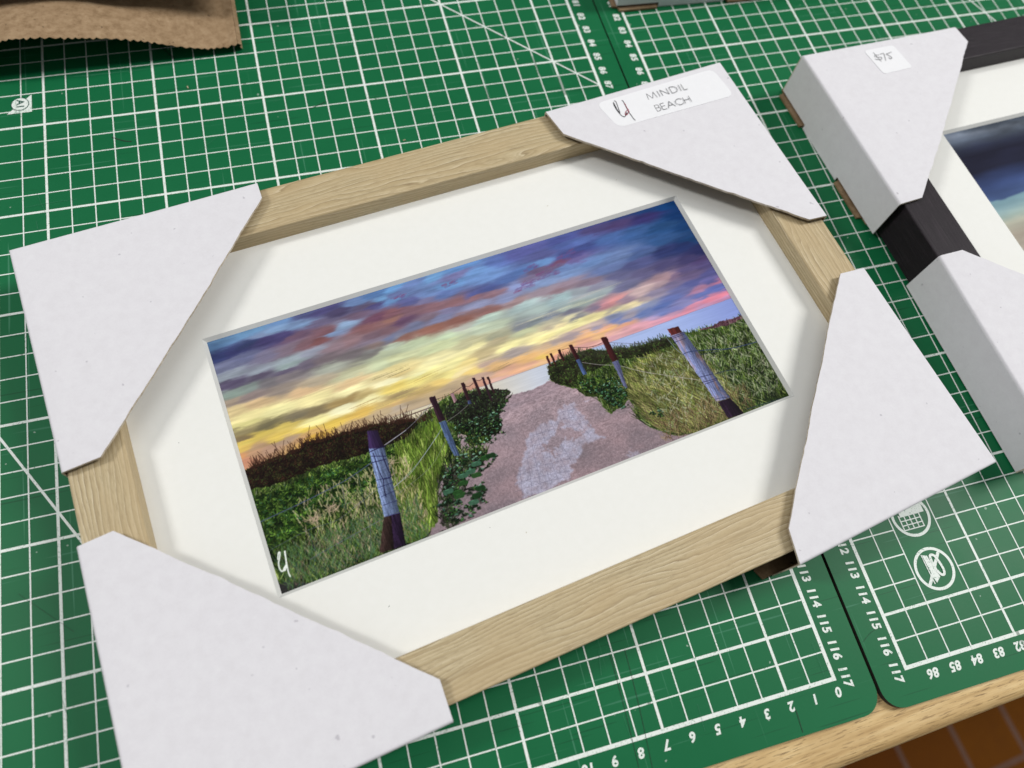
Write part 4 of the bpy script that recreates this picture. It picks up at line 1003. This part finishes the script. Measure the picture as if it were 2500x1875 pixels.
LET = {'M': [[(0, 0), (.12, 1)], [(.12, 1), (.5, .05)], [(.5, .05), (.88, 1)], [(.88, 1), (1, 0)]], 'I': [[(0, 0), (0, 1)]], 'N': [[(0, 0), (0, 1)], [(0, 1), (.75, 0)], [(.75, 0), (.75, 1)]],
 'D': [[(0, 0), (0, 1)], [(0, 1), (.3, 1), (.62, .85), (.74, .5), (.62, .15), (.3, 0), (0, 0)]], 'L': [[(0, 1), (0, 0)], [(0, 0), (.42, 0)]],
 'B': [[(0, 0), (0, 1)], [(0, 1), (.25, 1), (.42, .9), (.43, .66), (.25, .54), (0, .54)], [(.2, .54), (.42, .47), (.5, .27), (.38, .05), (.2, 0), (0, 0)]], 'E': [[(0, 0), (0, 1)], [(0, 1), (.46, 1)], [(0, .54), (.44, .54)], [(0, 0), (.46, 0)]],
 'A': [[(0, 0), (.42, 1)], [(.42, 1), (.84, 0)], [(.15, .36), (.69, .36)]], 'C': [[(.86, .8), (.62, .98), (.38, .98), (.1, .75), (.03, .5), (.1, .25), (.38, .02), (.62, .02), (.86, .2)]], 'H': [[(0, 0), (0, 1)], [(.7, 0), (.7, 1)], [(0, .53), (.7, .53)]]}
ADV = {'M': 1, 'I': 0, 'N': .75, 'D': .74, 'L': .42, 'B': .5, 'E': .46, 'A': .84, 'C': .86, 'H': .7}
def word(txt, x, y, ang, h, sp):
    c, s = math.cos(ang), math.sin(ang); out = []
    for ch in txt:
        for st_ in LET[ch]: out.append([(x + c * a * 1.25 * h - s * b * h, y + s * a * 1.25 * h + c * b * h) for a, b in st_])
        a = (ADV[ch] * 1.25 + sp) * h; x += c * a; y += s * a
    return out
la_ = math.radians(8.3)
strokes('lettering', word('MINDIL', .76, 26.29, la_, .375, .42), .03, z, M['text'], st, off)
strokes('lettering', word('BEACH', .95, 25.53, la_, .375, .20), .03, z, M['text'], st, off)
off = PR['A'][0]; z = 2.656
st = flat('sticker', round_poly([(13.03, 27.50), (13.40, 25.84), (15.16, 26.02), (14.82, 27.62)], .2), z, M['sticker'], apc, off)
strokes('price', [[(13.484,27.311),(13.539,27.071),(13.586,26.858),(13.638,26.657)], [(13.72,27.09),(13.52,27.12),(13.43,27.03),(13.56,26.96),(13.74,26.93),(13.76,26.83),(13.58,26.79),(13.36,26.85)],
  [(13.782,27.122),(14.02,27.162)], [(14.02,27.162),(13.967,26.926),(13.907,26.665)], [(14.482,27.168),(14.119,27.077)], [(14.119,27.077),(14.226,26.962),(14.321,26.805),(14.245,26.74),(14.123,26.824)]], .03, z + .016, M['pen'], st, off)
# small marks on the card
def mark(par, P, x, y, l, a, w_, z):
    mb = MB(); ribbon(mb, [(x - P[0], y - P[1]), (x - P[0] + l * math.cos(a), y - P[1] + l * math.sin(a))], w_, z); mb.build('scuff', M['text'], par)
# ================================================================ brown paper bag
bag = empty('paper_bag', 'brown kraft paper bag with a zigzag cut edge, lying at the top left', 'bag', (-24, 40, 0))
def bag_sheet(name, xs, yfun, zfun, x0, x1, ylen, zz, mat, nx=760, ny=40, amp=.16, per=.34):
    V = []; F = []; R = random.Random(11); TA = [R.uniform(.35, 1.35) for _ in range(400)]
    for j in range(ny + 1):
        for i in range(nx + 1):
            t = i / nx; x = x0 + (x1 - x0) * t; s = (j / ny) ** 1.6
            ph = (x + .09 * math.sin(x * 2.3)) / per + 200; tooth = amp * TA[int(ph) % 400] * (abs((ph % 1) - .5) * 2 - .5) * (1 - s) ** 30
            y = yfun(x) + tooth + s * ylen
            z = zfun(x, s * ylen) + zz
            V.append(((x + 24) * CM, (y - 40) * CM, z * CM))
    for j in range(ny):
        for i in range(nx):
            a = j * (nx + 1) + i; F.append((a, a + 1, a + nx + 2, a + nx + 1))
    me = bpy.data.meshes.new(name); me.from_pydata(V, [], F); me.materials.append(mat)
    me.polygons.foreach_set('use_smooth', [True] * len(F)); me.update()
    o = link(bpy.data.objects.new(name, me), bag)
    md = o.modifiers.new('thickness', 'SOLIDIFY'); md.thickness = .0002; md.offset = 0
    return o
def z_edge(x):
    ks = [(-60, .4), (-34, .9), (-30, 1.55), (-28.9, 1.85), (-27.5, 2.1), (-26, 2.08), (-24.6, 1.85), (-23, 1.5), (-21.7, 1.2), (-20.3, .75), (-19.2, .42), (-18.2, .36), (-17.8, .5)]
    return float(np.interp(x, [a for a, _ in ks], [b for _, b in ks]))
def z_bag(x, y):
    base = z_edge(x); far_z = 1.15 + .35 * math.sin((x + 30) * .35)
    t = min(1, y / 5.0); t = t * t * (3 - 2 * t)
    return base * (1 - t) + far_z * t + .05 * math.sin(x * 1.3 + y * .8)
bag_sheet('front_panel', None, lambda x: 35.12, z_bag, -60, -17.72, 30, 0, M['paper'])
bag_sheet('back_panel', None, lambda x: 41.0, lambda x, y: .08 + .03 * math.sin(x), -60, -17.6, 29, 0, M['paper'])
def shade_edge(x): return 37.1 + .09 * max(0, -18 - x) + .12 * math.sin(x * .9)
bag_sheet('shade_sheet', None, shade_edge, lambda x, y: 2.75 + .05 * y + .1 * math.sin(x * .4), -60, -16.9, 26, 0, M['paper'], nx=200, amp=.05)  # added sheet, out of view, overhangs the bag to darken its far part
# side fold of the bag
V = []; F = []
ny = 30
for j in range(ny + 1):
    y = 35.12 + 30 * (j / ny) ** 1.5
    zt_ = z_bag(-17.72, y - 35.12)
    for k, (dx, f) in enumerate(((0, 1), (.16, .72), (.05, .42), (.14, .08))):
        V.append(((-17.72 + dx + 24) * CM, (y + .05 * k - 40) * CM, (zt_ * f + .03) * CM))
for j in range(ny):
    for k in range(3):
        a = j * 4 + k; F.append((a, a + 1, a + 5, a + 4))
me = bpy.data.meshes.new('gusset'); me.from_pydata(V, [], F); me.materials.append(M['paper']); me.update()
link(bpy.data.objects.new('gusset', me), bag)
# crumbs of card on the mat
def crumb(label, x, y, l, a, w_, mt):
    mb = MB(); c, s = math.cos(a), math.sin(a)
    prism(mb, [(-l / 2 * c + w_ / 2 * s, -l / 2 * s - w_ / 2 * c), (l / 2 * c + w_ / 2 * s, l / 2 * s - w_ / 2 * c), (l / 2 * c - w_ / 2 * s, l / 2 * s + w_ / 2 * c), (-l / 2 * c - w_ / 2 * s, -l / 2 * s + w_ / 2 * c)], 0, .03)
    o = mb.build('cardboard_crumb', M[mt]); o.location = Vector((x, y, ZD + .01)) * CM
    tag(o, label, 'crumb')
crumb('tiny tan cardboard crumb on the green mat below the paper bag', -20.45, 33.2, .16, 1.75, .05, 'dust')
crumb('tiny tan crumb on the green mat behind the oak top rail', -10.75, 28.15, .13, .2, .04, 'dust')
